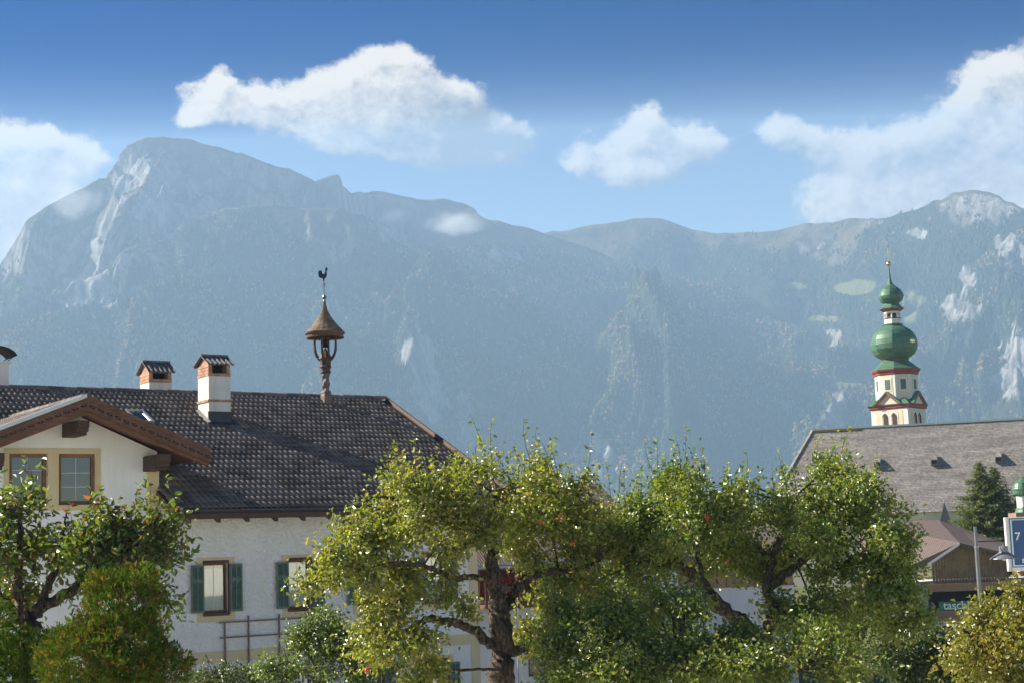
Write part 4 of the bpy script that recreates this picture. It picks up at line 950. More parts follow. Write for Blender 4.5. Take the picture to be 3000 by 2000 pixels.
octo([(3.22, 1080), (3.20, 1074), (2.62, 1050), (2.1, 1020), (1.75, 1000), (1.68, 988)], 'skirt_roof', 'green_copper')
octo([(1.72, 997), (1.80, 992), (1.72, 986)], 'ring', 'church_red')
def onion(pts, nm):
    m = MB(); P = []
    for (a, b) in zip(pts[:-1], pts[1:]):
        for q in range(3): P.append((a[0]+(b[0]-a[0])*q/3, a[1]+(b[1]-a[1])*q/3))
    P.append(pts[-1]); V = []; n = 48
    for (r, y) in P:
        for i in range(n):
            t = 2*math.pi*i/n; k_2 = (t-oc) % (math.pi/4)-math.pi/8
            rr = r*(.55*math.cos(math.pi/8)/math.cos(k_2)+.45); V.append((rr*math.cos(t), rr*math.sin(t), tz(y)))
    m.add(V, [(j*n+i, j*n+(i+1) % n, (j+1)*n+(i+1) % n, (j+1)*n+i) for j in range(len(P)-1) for i in range(n)]+[tuple(range(n))[::-1], tuple(range((len(P)-1)*n, len(P)*n))])
    o = m.build(nm, 'green_copper', tw, True)
    mm = o.data; mm.set_sharp_from_angle(angle=R_(9)); return o
onion([(1.62, 988), (2.05, 975), (2.6, 948), (2.95, 910), (3.06, 870), (3.0, 830), (2.78, 795), (2.4, 763), (1.95, 740), (1.5, 724), (1.28, 714), (1.2, 706)], 'onion_dome')
octo([(1.22, 712), (1.36, 708), (1.36, 700), (1.1, 698)], 'ring', 'green_copper')
octo([(1.05, 700), (1.05, 655)], 'lantern_base', 'offwhite_plaster')
for i in range(8):
    t = oc+2*oc*i; m = MB(); m.lathe([(.12, tz(656)), (.10, tz(600))], 6, (.97*math.cos(t), .97*math.sin(t), 0)); m.build('lantern_post', 'offwhite_plaster', tw)
m = MB(); m.lathe([(.55, tz(690)), (.55, tz(596))], 8, ph=oc); m.build('lantern_core', 'dark_wood', tw)
octo([(1.03, 612), (1.06, 596)], 'lantern_lintel', 'offwhite_plaster'); octo([(1.08, 658), (1.10, 655), (1.08, 652)], 'rail', 'iron')
octo([(1.10, 598), (1.42, 584), (1.62, 574), (1.3, 568)], 'cornice', 'church_red')
octo([(1.66, 576), (1.2, 552), (.98, 532), (.95, 524)], 'skirt_roof', 'green_copper')
onion([(1.0, 527), (1.35, 512), (1.58, 490), (1.66, 468), (1.55, 440), (1.25, 412), (.75, 388), (.42, 370), (.26, 350), (.18, 320), (.11, 270), (.06, 216)], 'onion_dome')
m = MB(); m.lathe([(.05, tz(216)), (.20, tz(211)), (.29, tz(202)), (.31, tz(195)), (.27, tz(186)), (.12, tz(178)), (.04, tz(175))], 16); m.build('ball', 'gold', tw, True)
m = MB(); m.box(-.035, .035, -.03, .03, tz(176), tz(60)); m.box(-.40, .40, -.03, .03, tz(130), tz(126)); m.box(-.28, .28, -.03, .03, tz(105), tz(101))
m.lathe([(.0, tz(62)), (.12, tz(52)), (.0, tz(28))], 6); m.build('cross', 'gold', tw)
m = MB(); t = R_(-22.5-22); 
mk = []
for (x, z) in ((-.35, 0), (-.18, .12), (0, -.05), (.18, .12), (.35, 0)): m.box(x-.09, x+.09, -.04, .04, tz(860)+z-.16, tz(860)+z+.16)
em = m.build('emblem', 'gold', tw); em.location = (2.97*math.cos(R_(-12)), 2.97*math.sin(R_(-12)), 0); em.rotation_euler = (0, 0, R_(78))

# ------------------------------------------------------------------ neighbouring houses
def frame_at(x, y, Y, rz, name):
    p = at(x, y, Y); return empty(name, (p[0], p[1], 0), rz), p
def up(x, y, Y): return at(x, y, Y)[2]
# balcony house behind the big apple tree
bh_, p = frame_at(1392, 1700, 53.0, R_(20), 'balcony_house'); tag(bh_, 'white house with red brown wooden balcony and geraniums behind the apple tree', 'house')
k = 53.0/FPX
W = 5.6; zev = up(1560, 1648, 53.0)
hole = [(1.75, 2.45, up(1560, 1985, 53), up(1560, 1905, 53))]
w = MB(); wall_sheet(w, 0, W, 0, zev-1.15, hole); reveal(w, hole[0], .2); w.box(0, .2, .01, 8, 0, zev-1.15); w.box(W-.2, W, .01, 8, 0, zev-1.15); w.build('wall', 'rear_plaster', bh_)
for i in range(16):
    x0 = i*W/16; MB().box(x0+.008, x0+W/16-.008, .62, .66, zev-1.3, zev-.05).build('board', 'balcony_wood', bh_)
MB().box(0, W, -.95, .6, zev-1.42, zev-1.28).build('balcony_floor', 'brown_wood', bh_)
for i in range(23):
    x0 = .02+i*W/23; MB().box(x0, x0+W/23-.06, -.93, -.90, zev-1.38, zev-.52).build('baluster', 'balcony_wood', bh_)
MB().box(-.02, W+.02, -.97, -.87, zev-.52, zev-.42).build('handrail', 'brown_wood', bh_)
m = slab([(-.7, -1.5, zev+.02), (W+.7, -1.5, zev+.02), (W+.7, 4.2, zev+2.75), (-.7, 4.2, zev+2.75)], .2); br_ = m.build('roof', 'far_tile', bh_)
m = slab([(W+.7, 9.9, zev+.02), (-.7, 9.9, zev+.02), (-.7, 4.2, zev+2.74), (W+.7, 4.2, zev+2.74)], .2); m.build('rear_slope', 'far_tile', br_)
m = MB(); m.tube([(-.7, -1.58, zev-.06), (W+.7, -1.58, zev-.06)], .07, 8); m.build('gutter', 'zinc', bh_)
m = MB(); m.tube([(1.05, -1.55, zev-.1), (1.05, -1.0, zev-.35), (1.05, -1.0, 0)], .045, 8); m.build('downpipe', 'zinc', bh_)
a, b, c, e = hole[0]
f = MB(); frame_boxes(f, (a, b, c, e), (a+.08, b-.08, c+.08, e-.08), .06, .14); wo_ = f.build('window', 'window_wood', bh_); MB().box(a+.08, b-.08, .09, .1, c+.08, e-.08).build('pane', 'window_glass', wo_)
MB().box(b+.02, b+.34, -.05, -.01, c, e).build('shutter', 'brown_wood', bh_)
m = MB(); m.box(-.45, -.1, -.1, .1, zev-1.6, zev+.1); m.build('corner_post', 'balcony_wood', bh_)
for i, (x0, x1) in enumerate(((.15, 1.3), (1.5, 2.7), (2.9, 4.1), (4.2, 5.4))):
    fb = empty('flower_box', (0, 0, 0)); fb.parent = None
    P_ = Vector((x0, -1.08, zev-.80)); fb.location = bh_.matrix_basis @ P_ if False else (bh_.location[0]+x0*math.cos(R_(20))+1.08*math.sin(R_(20)), bh_.location[1]+x0*math.sin(R_(20))-1.08*math.cos(R_(20)), zev-.85); fb.rotation_euler = (0, 0, R_(20))
    tag(fb, ['red geranium box next to the corner post of the balcony', 'red geranium box on the balcony just past the grey downpipe', 'red geranium box at the middle of the balcony rail', 'red geranium box on the balcony end beside the timber house'][i], 'flower box', 'geranium boxes on the balcony rail')
    MB().box(0, x1-x0, -.1, .1, 0, .16).build('trough', 'brown_wood', fb)
    fl = MB(); lf = MB()
    for q in range(46):
        x = random.uniform(0, x1-x0); y = random.gauss(-.05, .09); z = .2+abs(random.gauss(0, .13)); r = random.uniform(.03, .06)
        fl.lathe([(.0, -r*.5), (r, 0), (r*.8, r*.4), (0, r*.7)], 5, (x, y, z), random.random()*3, cap=False)
    for q in range(160):
        x = random.uniform(-.05, x1-x0+.05); y = random.gauss(-.04, .12); z = .10+random.gauss(0.06, .12); a1 = random.random()*6.28; s1 = .05
        lf.add([(x, y, z), (x+s1*math.cos(a1), y+s1*math.sin(a1), z+.02), (x+s1*1.3*math.cos(a1+.6), y+s1*1.3*math.sin(a1+.6), z-.02), (x+s1*math.cos(a1+1.2), y+s1*math.sin(a1+1.2), z+.03)], [(0, 1, 2, 3)])
    tag(fl.build('blossom', 'geranium_red', fb), kind='stuff')
    me = lf.mesh('leaf'); point_color(me, 'tint', np.tile(np.array([[.05, .09, .025]]), (len(me.vertices), 1))); tag(link('foliage', me, 'leaf', fb), kind='stuff')
# timber house with a fan unit, mostly behind the leaning apple tree
th, p = frame_at(1870, 1700, 62.0, R_(8), 'timber_house'); tag(th, 'white house with brown timber upper storey behind the leaning apple tree', 'house')
z1 = up(1950, 1650, 62.0)
MB().box(0, 1.55, 0, 7, 0, z1+.3).build('wall', 'rear_plaster', th)
MB().box(1.553, 6.2, .25, 7, 0, z1-1.0).build('wall', 'rear_plaster', th)
for i in range(12):
    x0 = 1.56+i*4.6/12; MB().box(x0+.008, x0+4.6/12-.008, .1, .2, z1-1.0, z1+.3).build('board', 'siding_wood', th)
m = slab([(-.6, -.9, z1+.25), (6.8, -.9, z1+.25), (6.8, 3.5, z1+1.75), (-.6, 3.5, z1+1.75)], .2); m.build('roof', 'far_tile', th)
m = slab([(6.8, 7.9, z1+.25), (-.6, 7.9, z1+.25), (-.6, 3.5, z1+1.74), (6.8, 3.5, z1+1.74)], .2); m.build('roof', 'far_tile', th)
q = at(1925, 1797, 61.2); ac = empty('fan_unit', (q[0], q[1], q[2]-.45), R_(8)); tag(ac, 'pale grey ventilation unit with a round fan on the white wall', 'fan unit')
fu = MB(); fu.box(-.62, .62, -.02, .42, 0, .9); bevel(fu.build('casing', 'ac_grey', ac), .03)
m = MB(); n = 24
V = [(.34*math.cos(2*math.pi*i/n), -.05, .45+.34*math.sin(2*math.pi*i/n)) for i in range(n)]+[(.34*math.cos(2*math.pi*i/n), -.021, .45+.34*math.sin(2*math.pi*i/n)) for i in range(n)]
m.add(V, [tuple(range(n)), ]+[(i, n+i, n+(i+1) % n, (i+1) % n) for i in range(n)]); m.build('fan_ring', 'fan_dark', ac)
for r in (.12, .22, .30):
    m = MB(); m.tube([(r*math.cos(2*math.pi*i/20), -.06, .45+r*math.sin(2*math.pi*i/20)) for i in range(21)], .012, 4); m.build('grille', 'ac_grey', ac)

# shop on the right
SY = 88.0
shp, p = frame_at(2655, 1800, SY, R_(-6), 'shop'); tag(shp, 'brown boarded shop with a tiled roof and a green sign below the church', 'shop')
c6, s6 = math.cos(R_(-6)), math.sin(R_(-6))
def sl(x, y, Y=SY):      # shop-local x and z of a pixel on its front plane
    n_ = np.array([s6, -c6, 0]); P = np.array([shp.location[0], shp.location[1], 0]); d = ray(x, y); t = ((P-CAM)@n_)/(d@n_); Q = CAM+d*t; v = Q-P; return v[0]*c6+v[1]*s6, Q[2]
xa, zb_ = sl(2665, 1825); xb, zt_ = sl(3180, 1788); _, zb_ = sl(2800, 1826); _, zt_ = sl(2800, 1787)
nb = 4
for i in range(nb):
    h = (zt_-zb_)/nb; MB().box(xa, xb, 0, .05, zb_+i*h+.006, zb_+(i+1)*h-.006).build('board', 'siding_wood', shp)
MB().box(xa, xb, .052, .3, zb_-.02, zt_).build('fascia_core', 'dark_wood', shp)
MB().box(xa-.05, xb, -.06, .06, zb_-.07, zb_-.008).build('fascia_trim', 'sign_white', shp)
MB().box(xa+.3, xb, 1.2, 9, 0, sl(2800, 1706)[1]).build('wall', 'rear_plaster', shp)
_, z05 = sl(2800, 1706); _, z30 = sl(2800, 1730)
MB().box(xa+1.2, xb, -.2, .2, z30, z05-.10).build('beam', 'siding_wood', shp); MB().box(xa+1.1, xb, -.28, .22, z05-.097, z05).build('beam_flashing', 'church_red' if False else 'brick_clay', shp)
MB().box(xa+1.2, xb, .5, .9, zt_, z30+.1).build('recess', 'soot_and_shade', shp)  # near-black box paints the shade of the gap under the beam
xl, _ = sl(2690, 1660); xap, zap_ = sl(2806, 1588); xr = xap+(xap-xl)
# boarded gable
nbd = 26
xg0, _ = sl(2735, 1704); xg1, _ = sl(2960, 1704)
for i in range(nbd):
    x0 = xg0+(xg1-xg0)*i/nbd; x1 = xg0+(xg1-xg0)*(i+1)/nbd; xm = (x0+x1)/2
    slope = (zap_-sl(2690, 1660)[1])/(xap-xl); zz1 = zap_-abs(xm-xap)*slope if xm < xap else zap_-(xm-xap)*.25
    MB().box(x0+.01, x1-.01, .25+.02*random.random(), .33, z05-.01, zz1-.05).build('gable_board', 'reed_wood', shp)
zl = sl(2690, 1660)[1]
m = MB(); m.prism([(xl-.3, zl-.25), (xap, zap_), (xap, zap_-.14), (xl-.3, zl-.40)], 'y', -.55, -.45); m.build('verge_board', 'sign_white', shp)
_, zr_ = sl(2700, 1552); xr0, _ = sl(2560, 1552); xr1, _ = sl(2815, 1552)
m = slab([(xl-.3, -.5, zl-.25), (xap, -.5, zap_), (xr1, 7.5, zr_+.6), (xr0, 7.5, zr_+.6), (xr0-1.0, -.5, zl-1.1)], .15); m.build('roof', 'far_tile', shp)
m = slab([(xap, -.5, zap_), (xap+5, -.5, zap_-1.3), (xap+5, 7.5, zap_-.6), (xr1, 7.5, zr_+.58)], .15); m.build('roof', 'far_tile', shp)
x0s, _ = sl(2750, 1772); x1s, _ = sl(2880, 1772); _, z0s = sl(2800, 1787); _, z1s = sl(2800, 1760)
sg = MB().box(x0s, x1s, -.12, -.06, z0s+.01, z1s).build('sign_board', 'sign_green', shp)
def lettering(txt, size, mat, parent, loc, rot, name='lettering', ext=.01):
    cu = bpy.data.curves.new(name, 'FONT'); cu.body = txt; cu.size = size; cu.extrude = ext; cu.align_x = 'LEFT'; cu.offset = size*.012
    ob = bpy.data.objects.new(name, cu); col.objects.link(ob)
    dg = bpy.context.evaluated_depsgraph_get(); me = bpy.data.meshes.new_from_object(ob.evaluated_get(dg)); bpy.data.objects.remove(ob)
    o = link(name, me, mat, parent); me.materials.clear(); me.materials.append(MATS[mat]); o.location = loc; o.rotation_euler = rot; return o
lettering('taschha', .60, 'letter_white', sg, (x0s+.22, -.135, z0s+.09), (R_(90), 0, 0))
xq, _ = sl(2930, 1832); x2, zq = sl(2985, 1853)
s2_ = MB().box(xq-.2, x2+.2, -.04, .02, zq-.1, zb_-.08).build('notice', 'ac_grey', shp); lettering('23', .52, 'letter_white', s2_, (xq-.05, -.055, zq+.02), (R_(90), 0, 0))
m = MB(); xw0, zw0 = sl(2672, 1882); xw1, zw1 = sl(2800, 1830); m.box(xw0, xw1, .55, .62, zw0-1.2, zb_-.08); m.build('shop_window', 'window_glass', shp)
m = slab([(xa+.2, -.9, zb_-.55), (xw1, -.9, zb_-.55), (xw1, .5, zb_-.10), (xa+.2, .5, zb_-.10)], .04); m.build('awning', 'grey_wood', shp)
# small domed roof turret right of the spruce
dt = at(3003, 1506, 100.0); dom = empty('domed_turret', (dt[0], dt[1], 0)); tag(dom, 'small turret with a ribbed pale green dome above the blue sign', 'turret')
kk = 100.0/FPX
m = MB(); m.lathe([(.42, dt[2]+1.1), (.62, dt[2]+1.25), (.66, dt[2]+1.6), (.55, dt[2]+1.95), (.3, dt[2]+2.15), (.05, dt[2]+2.35)], 16); m.build('dome', 'green_copper', dom)
m = MB(); m.lathe([(.45, dt[2]+.45), (.45, dt[2]+1.12)], 12); m.build('drum', 'offwhite_plaster', dom)
m = MB(); m.lathe([(.62, dt[2]+.12), (.50, dt[2]+.46)], 12); m.build('skirt', 'green_copper', dom)
m = MB(); m.box(-.8, 2.2, -.8, .8, 0, dt[2]+.12); m.build('base', 'siding_wood', dom)

# ------------------------------------------------------------------ street lamp and hanging sign
LY = 36.0; lb = at(2872, 1760, LY); lamp = empty('street_lamp', (lb[0], lb[1], 0)); tag(lamp, 'grey street lamp with a wide cone shade on a side arm beside the spruce', 'street lamp')
ztop = up(2858, 1541, LY); m = MB(); m.tube([(0, 0, 0), (0, 0, 3.0), (0, 0, up(2862, 1600, LY))], [.06, .05, .046], 12); m.tube([(0, 0, up(2862, 1600, LY)), (0, 0, ztop)], .035, 12); m.build('post', 'post_grey', lamp, False)
za = up(2900, 1584, LY); ax = (2942-2864)/FPX*LY
m = MB(); m.tube([(0, 0, za), (ax+.04, 0, za)], .012, 6); m.build('arm', 'iron', lamp)
m = MB(); m.lathe([(.0, za-.02), (.02, za-.03), (.02, za-.10), (.085, za-.12), (.10, za-.14), (.10, za-.24), (.115, za-.26), (.31, za-.385), (.315, za-.40), (.30, za-.40), (.10, za-.29), (0, za-.29)], 24, (ax, 0, 0), cap=False); m.build('shade', 'lamp_grey', lamp)
m = MB(); m.lathe([(.07, za-.29), (.085, za-.36), (.05, za-.42), (.01, za-.44)], 12, (ax, 0, 0)); m.build('bulb_glass', 'ac_grey', lamp)
m = MB(); m.lathe([(.062, 0), (.062, .02)], 12, (0, 0, up(2862, 1602, LY))); m.build('collar', 'zinc', lamp)
GY = 44.0; gp = at(2950, 1600, GY); gsn = empty('hanging_sign', (gp[0], gp[1], 0), R_(-4)); tag(gsn, 'blue sign panel with white lettering in a white frame above the yellow leaved tree', 'sign')
zt2 = up(2955, 1514, GY); zb2 = up(2965, 1672, GY); 
m = MB(); m.box(0, 1.35, 0, .18, zb2, zt2); bevel(m.build('box_frame', 'sign_white', gsn), .01)
m = MB(); m.box(.10, 1.25, -.012, .0, zb2+.10, zt2-.03); m.build('panel_border', 'sign_teal', gsn)
m = MB(); m.box(.13, 1.22, -.02, -.013, zb2+.13, zt2-.06); m.build('panel_line', 'letter_white', gsn)
m = MB(); m.box(.17, 1.18, -.03, -.021, zb2+.16, zt2-.085); pnl = m.build('panel', 'sign_blue', gsn)
lettering('7', .30, 'letter_white', pnl, (.22, -.034, zt2-.62), (R_(90), 0, 0)); lettering('s', .24, 'letter_white', pnl, (.36, -.034, zb2+.22), (R_(90), 0, 0))
m = MB(); m.tube([(.7, .09, 0), (.7, .09, zb2)], .05, 8); m.build('pole', 'post_grey', gsn)
# garden parasol tip and flower pot by the farmhouse
q = at(1222, 1986, 30.0); pa = empty('parasol', (q[0], q[1], 0)); tag(pa, 'white garden parasol with a navy panel in front of the farmhouse wall', 'parasol')
m = MB(); m.lathe([(1.35, q[2]-.42), (.7, q[2]-.18), (.03, q[2]+.03)], 8, cap=False); m.build('canopy', 'parasol_white', pa)
m = MB(); m.add([(-1.25, -.55, q[2]-.41), (-.35, -1.32, q[2]-.41), (-.02, -.04, q[2]+.035), (-.06, .0, q[2]+.03)], [(0, 1, 2, 3)]); m.build('panel', 'navy', pa)
m = MB(); m.tube([(0, 0, 0), (0, 0, q[2])], .025, 8); m.build('pole', 'grey_wood', pa)
q = at(606, 1985, 33.0); pot = empty('flower_pot', (q[0], q[1], q[2]-.45)); tag(pot, 'terracotta flower pot standing by the farmhouse wall', 'flower pot')
m = MB(); m.lathe([(.13, 0), (.19, .34), (.215, .35), (.215, .42), (.18, .42), (.17, .36), (0.0, .36)], 20, cap=False); m.build('pot', 'terracotta', pot)
m = MB(); m.lathe([(.22, -q[2]+.45), (.22, 0)], 12); m.build('stand', 'grey_wood', pot)

# ------------------------------------------------------------------ trees
def catmull(pts, n=8):
    P = np.array(pts, float); P = np.vstack([2*P[0]-P[1], P, 2*P[-1]-P[-2]]); out = []
    for i in range(1, len(P)-2):
        for k in range(n):
            t = k/n; out.append(.5*((2*P[i])+(-P[i-1]+P[i+1])*t+(2*P[i-1]-5*P[i]+4*P[i+1]-P[i+2])*t*t+(-P[i-1]+3*P[i]-3*P[i+1]+P[i+2])*t**3))
    out.append(P[-2]); return np.array(out)
def leaf_mesh(name, base, axis, nrm, L, Wd, tint, fold=.28):
    """six-point folded leaves: base point, direction, face normal, length, width"""
    n = len(base); side = np.cross(axis, nrm); side /= np.linalg.norm(side, axis=1, keepdims=True)+1e-9; nr = np.cross(side, axis)
    def P(a, s, h): return base+axis*(L*a)[:, None]+side*(Wd*s)[:, None]+nr*(Wd*h)[:, None]
    one = np.ones(n)
    V = np.stack([P(0*one, 0, 0), P(.32*one, -.5, fold), P(.70*one, -.38, fold*.6), P(one, 0, -.25), P(.70*one, .38, fold*.6), P(.32*one, .5, fold)], 1).reshape(-1, 3)
    b = (np.arange(n)*6)[:, None]; Q = np.concatenate([b+np.array([[0, 1, 2, 3]]), b+np.array([[0, 3, 4, 5]])])
    me = np_mesh(name, V, Q, False); point_color(me, 'tint', np.repeat(tint, 6, axis=0)); return me
def twig_arrays(A, B, r0, r1, bow):
    """thin three-sided bowed twigs from A to B"""
    n = len(A); ts = np.array([0, .35, .7, 1.0]); mid = bow
    P = A[:, None]+(B-A)[:, None]*ts[None, :, None]+mid[:, None]*(4*ts*(1-ts))[None, :, None]
    d = (B-A); d /= np.linalg.norm(d, axis=1, keepdims=True)+1e-9; ref = np.tile([[.3, .2, .93]], (n, 1)); a = np.cross(d, ref); a /= np.linalg.norm(a, axis=1, keepdims=True)+1e-9; b = np.cross(d, a)
    rad = (r0[:, None]*(1-ts)+r1[:, None]*ts); V = []
    for k in range(3):
        t = 2*np.pi*k/3; V.append(P+(a*np.cos(t)+b*np.sin(t))[:, None]*rad[..., None])
    V = np.stack(V, 2).reshape(-1, 3); base = (np.arange(n)*12)[:, None]; Q = []
    for j in range(3):
        for k in range(3): Q.append(base+np.array([[j*3+k, j*3+(k+1) % 3, (j+1)*3+(k+1) % 3, (j+1)*3+k]]))
    return V, np.concatenate(Q)
def unit(v): return v/(np.linalg.norm(v, axis=1, keepdims=True)+1e-9)
def leafy(name, label, cat, base, limbs, blobs, ncl, lpc, leaf, pal, shoots=0, group=None, seed=1, clr=.14, up_bias=.0, mat='leaf', shell=.5, holes=(), apples=(), trunk='trunk', shoot_len=(.35, .8), jit=.25, tuft=8.5, tsize=1.0):
    g = np.random.default_rng(seed)
    root = empty(name, base); tag(root, label, cat, group); b0 = np.array(base, float)
    m = MB(); LP = []; LD = []
    for (pts, r0, r1) in limbs:
        C_ = catmull(pts, 7); n = len(C_); C_ = C_+np.concatenate([np.zeros((1, 3)), g.normal(0, 1, (n-1, 3))*np.minimum(.018, .22*np.linspace(r0, r1, n)[1:])[:, None]])
        rr = np.linspace(r0, r1, n)*(1+.10*g.normal(0, 1, n)); m.tube([tuple(p-b0) for p in C_], list(np.abs(rr)), 9); LP.append(C_[2:])
    LP = np.concatenate(LP)
    # branch tufts spread through the crown lobes, leaf clusters round each tuft, gaps between the tufts
    vol = np.array([b[1][0]*b[1][1]*b[1][2]*(b[2] if len(b) > 2 else 1) for b in blobs])**.70; ns = max(12, int(ncl/tuft)); pi = g.choice(len(blobs), ns, p=vol/vol.sum())
    d = unit(g.normal(size=(ns, 3))); rad = (shell+(1-shell)*g.random(ns)**.6)*(1+.16*g.normal(0, 1, ns))
    cen = np.array([b[0] for b in blobs])[pi]; rv = np.array([b[1] for b in blobs])[pi]
    sc = cen+d*rv*rad[:, None]
    keep = np.ones(ns, bool)
    for (hc, hr) in holes: keep &= (((sc-np.array(hc))/np.array(hr))**2).sum(1) > 1
    sc = sc[keep]; ns = len(sc)
    D = ((sc[:, None, :]-LP[None])**2).sum(-1); j = D.argmin(1); q = LP[j]; so = unit(sc-q); sl_ = np.linalg.norm(sc-q, axis=1)
    tw, tq = twig_arrays(q, sc+so*.08, .011+.012*np.clip(sl_, 0, 2), np.full(ns, .006), np.stack([g.normal(0, .07, ns), g.normal(0, .07, ns), .14*sl_+g.normal(0, .05, ns)], 1))
    sr = g.uniform(.12, .34, ns)*tsize; wgt = sr**1.6*g.uniform(.5, 1.5, ns); si_ = g.choice(ns, ncl, p=wgt/wgt.sum()); n = ncl
    c = sc[si_]+unit(g.normal(size=(n, 3))+so[si_]*.35+np.array([0, 0, .25]))*(sr[si_]*g.random(n)**.45)[:, None]*np.array([1.15, 1.15, .9])
    od = unit(c-sc[si_]+so[si_]*.05)
    v2, q2 = twig_arrays(sc[si_], c+od*.05, np.full(n, .005), np.full(n, .0022), g.normal(0, .02, (n, 3)))
    tq = np.concatenate([tq, q2+len(tw)]); tw = np.concatenate([tw, v2])
    SA, SB = [], []
    if shoots:
        score = c[:, 2]+.25*g.normal(size=n); top = np.argsort(-score)[:min(n, shoots*5)]; pk = g.choice(top, shoots, replace=False)
        SA = c[pk]; SB = SA+np.stack([g.normal(0, .12, shoots), g.normal(0, .12, shoots), g.uniform(*shoot_len, shoots)], 1)
        v2, q2 = twig_arrays(SA, SB, np.full(shoots, .007), np.full(shoots, .002), np.stack([g.normal(0, .05, shoots), g.normal(0, .05, shoots), 0*SA[:, 0]], 1))
        tq = np.concatenate([tq, q2+len(tw)]); tw = np.concatenate([tw, v2])
    tr_ = m.build(trunk, 'bark', root, True)
    me = np_mesh('twigs', tw-b0, tq, False); tag(link('twigs', me, 'bark', root), kind='stuff')
    # leaves
    tot = n*lpc; ci = np.repeat(np.arange(n), lpc)
    along = g.uniform(-.9, .5, tot)*clr*1.6
    pos = c[ci]+od[ci]*along[:, None]+g.normal(0, clr*.62, (tot, 3))
    ax = unit(g.normal(0, 1, (tot, 3))+od[ci]*.6+np.array([0, 0, -.35+up_bias]))
    pal = np.array(pal); ctint = pal[g.integers(0, len(pal), n)]; lt = .6*ctint[ci]+.4*pal[g.integers(0, len(pal), tot)]
    if shoots:
        ls = 16; si = np.repeat(np.arange(shoots), ls); t = np.tile(np.linspace(.02, 1, ls), shoots)+g.normal(0, .02, shoots*ls)
        p2 = SA[si]+(SB-SA)[si]*t[:, None]+g.normal(0, .015, (shoots*ls, 3)); a2 = unit(g.normal(0, 1, (shoots*ls, 3))*np.array([1, 1, .5])+np.array([0, 0, .25]))
        pos = np.concatenate([pos, p2]); ax = np.concatenate([ax, a2]); lt = np.concatenate([lt, pal[g.integers(0, len(pal), len(p2))]*1.1])
    N = len(pos); nr = unit(g.normal(0, 1, (N, 3))+np.array([-.25, -.15, .55]))
    L = leaf[0]*(.65+.6*g.random(N)); W_ = L*leaf[1]*(.8+.4*g.random(N))
    lt = lt*(1-jit+2*jit*g.random(N))[:, None]
    me = leaf_mesh('crown', pos-b0, ax, nr, L, W_, lt); tag(link('crown', me, mat, root), kind='stuff')
    for (x, y, Y, r) in apples:
        P = at(x, y, Y)-b0; a = MB(); a.lathe([(.004, -r*.80), (r*.45, -r*.88), (r*.8, -r*.6), (r, 0), (r*.88, r*.55), (r*.5, r*.86), (r*.12, r*.72), (.003, r*.66)], 14, tuple(P)); a.tube([tuple(P+np.array([0, 0, r*.6])), tuple(P+np.array([.01, 0, r*1.7]))], .003, 4); a.build('apple', 'apple_red', root, True)
    return root
def W3(x, y, Y): return tuple(at(x, y, Y))
def blob(x, y, Y, rx, ry, rd, w=1.0):       # lobe given by its centre and half-sizes in pixels at that distance
    k = Y/FPX; return (W3(x, y, Y), (rx*k, rd, ry*k), w)
PAL_A = [(.20, .255, .040), (.25, .285, .050), (.145, .205, .034), (.29, .28, .065), (.11, .165, .030), (.23, .20, .055)]
PAL_B = [(.135, .215, .035), (.17, .245, .042), (.095, .165, .030), (.215, .265, .055), (.075, .135, .026), (.24, .235, .055)]
PAL_D = [(.20, .215, .030), (.24, .225, .034), (.15, .185, .028), (.27, .21, .035), (.17, .20, .032)]
PAL_E = [(.085, .145, .030), (.115, .175, .032), (.065, .115, .026), (.15, .20, .04), (.10, .16, .03), (.12, .18, .034), (.14, .19, .04), (.20, .085, .035)]
PAL_S = [(0.0495, 0.0908, 0.0264), (0.066, 0.1073, 0.0297), (0.0396, 0.0743, 0.0231), (0.0825, 0.1238, 0.033)]
YA = 25.0
tA = at(1475, 2000, YA); tA[2] = 0
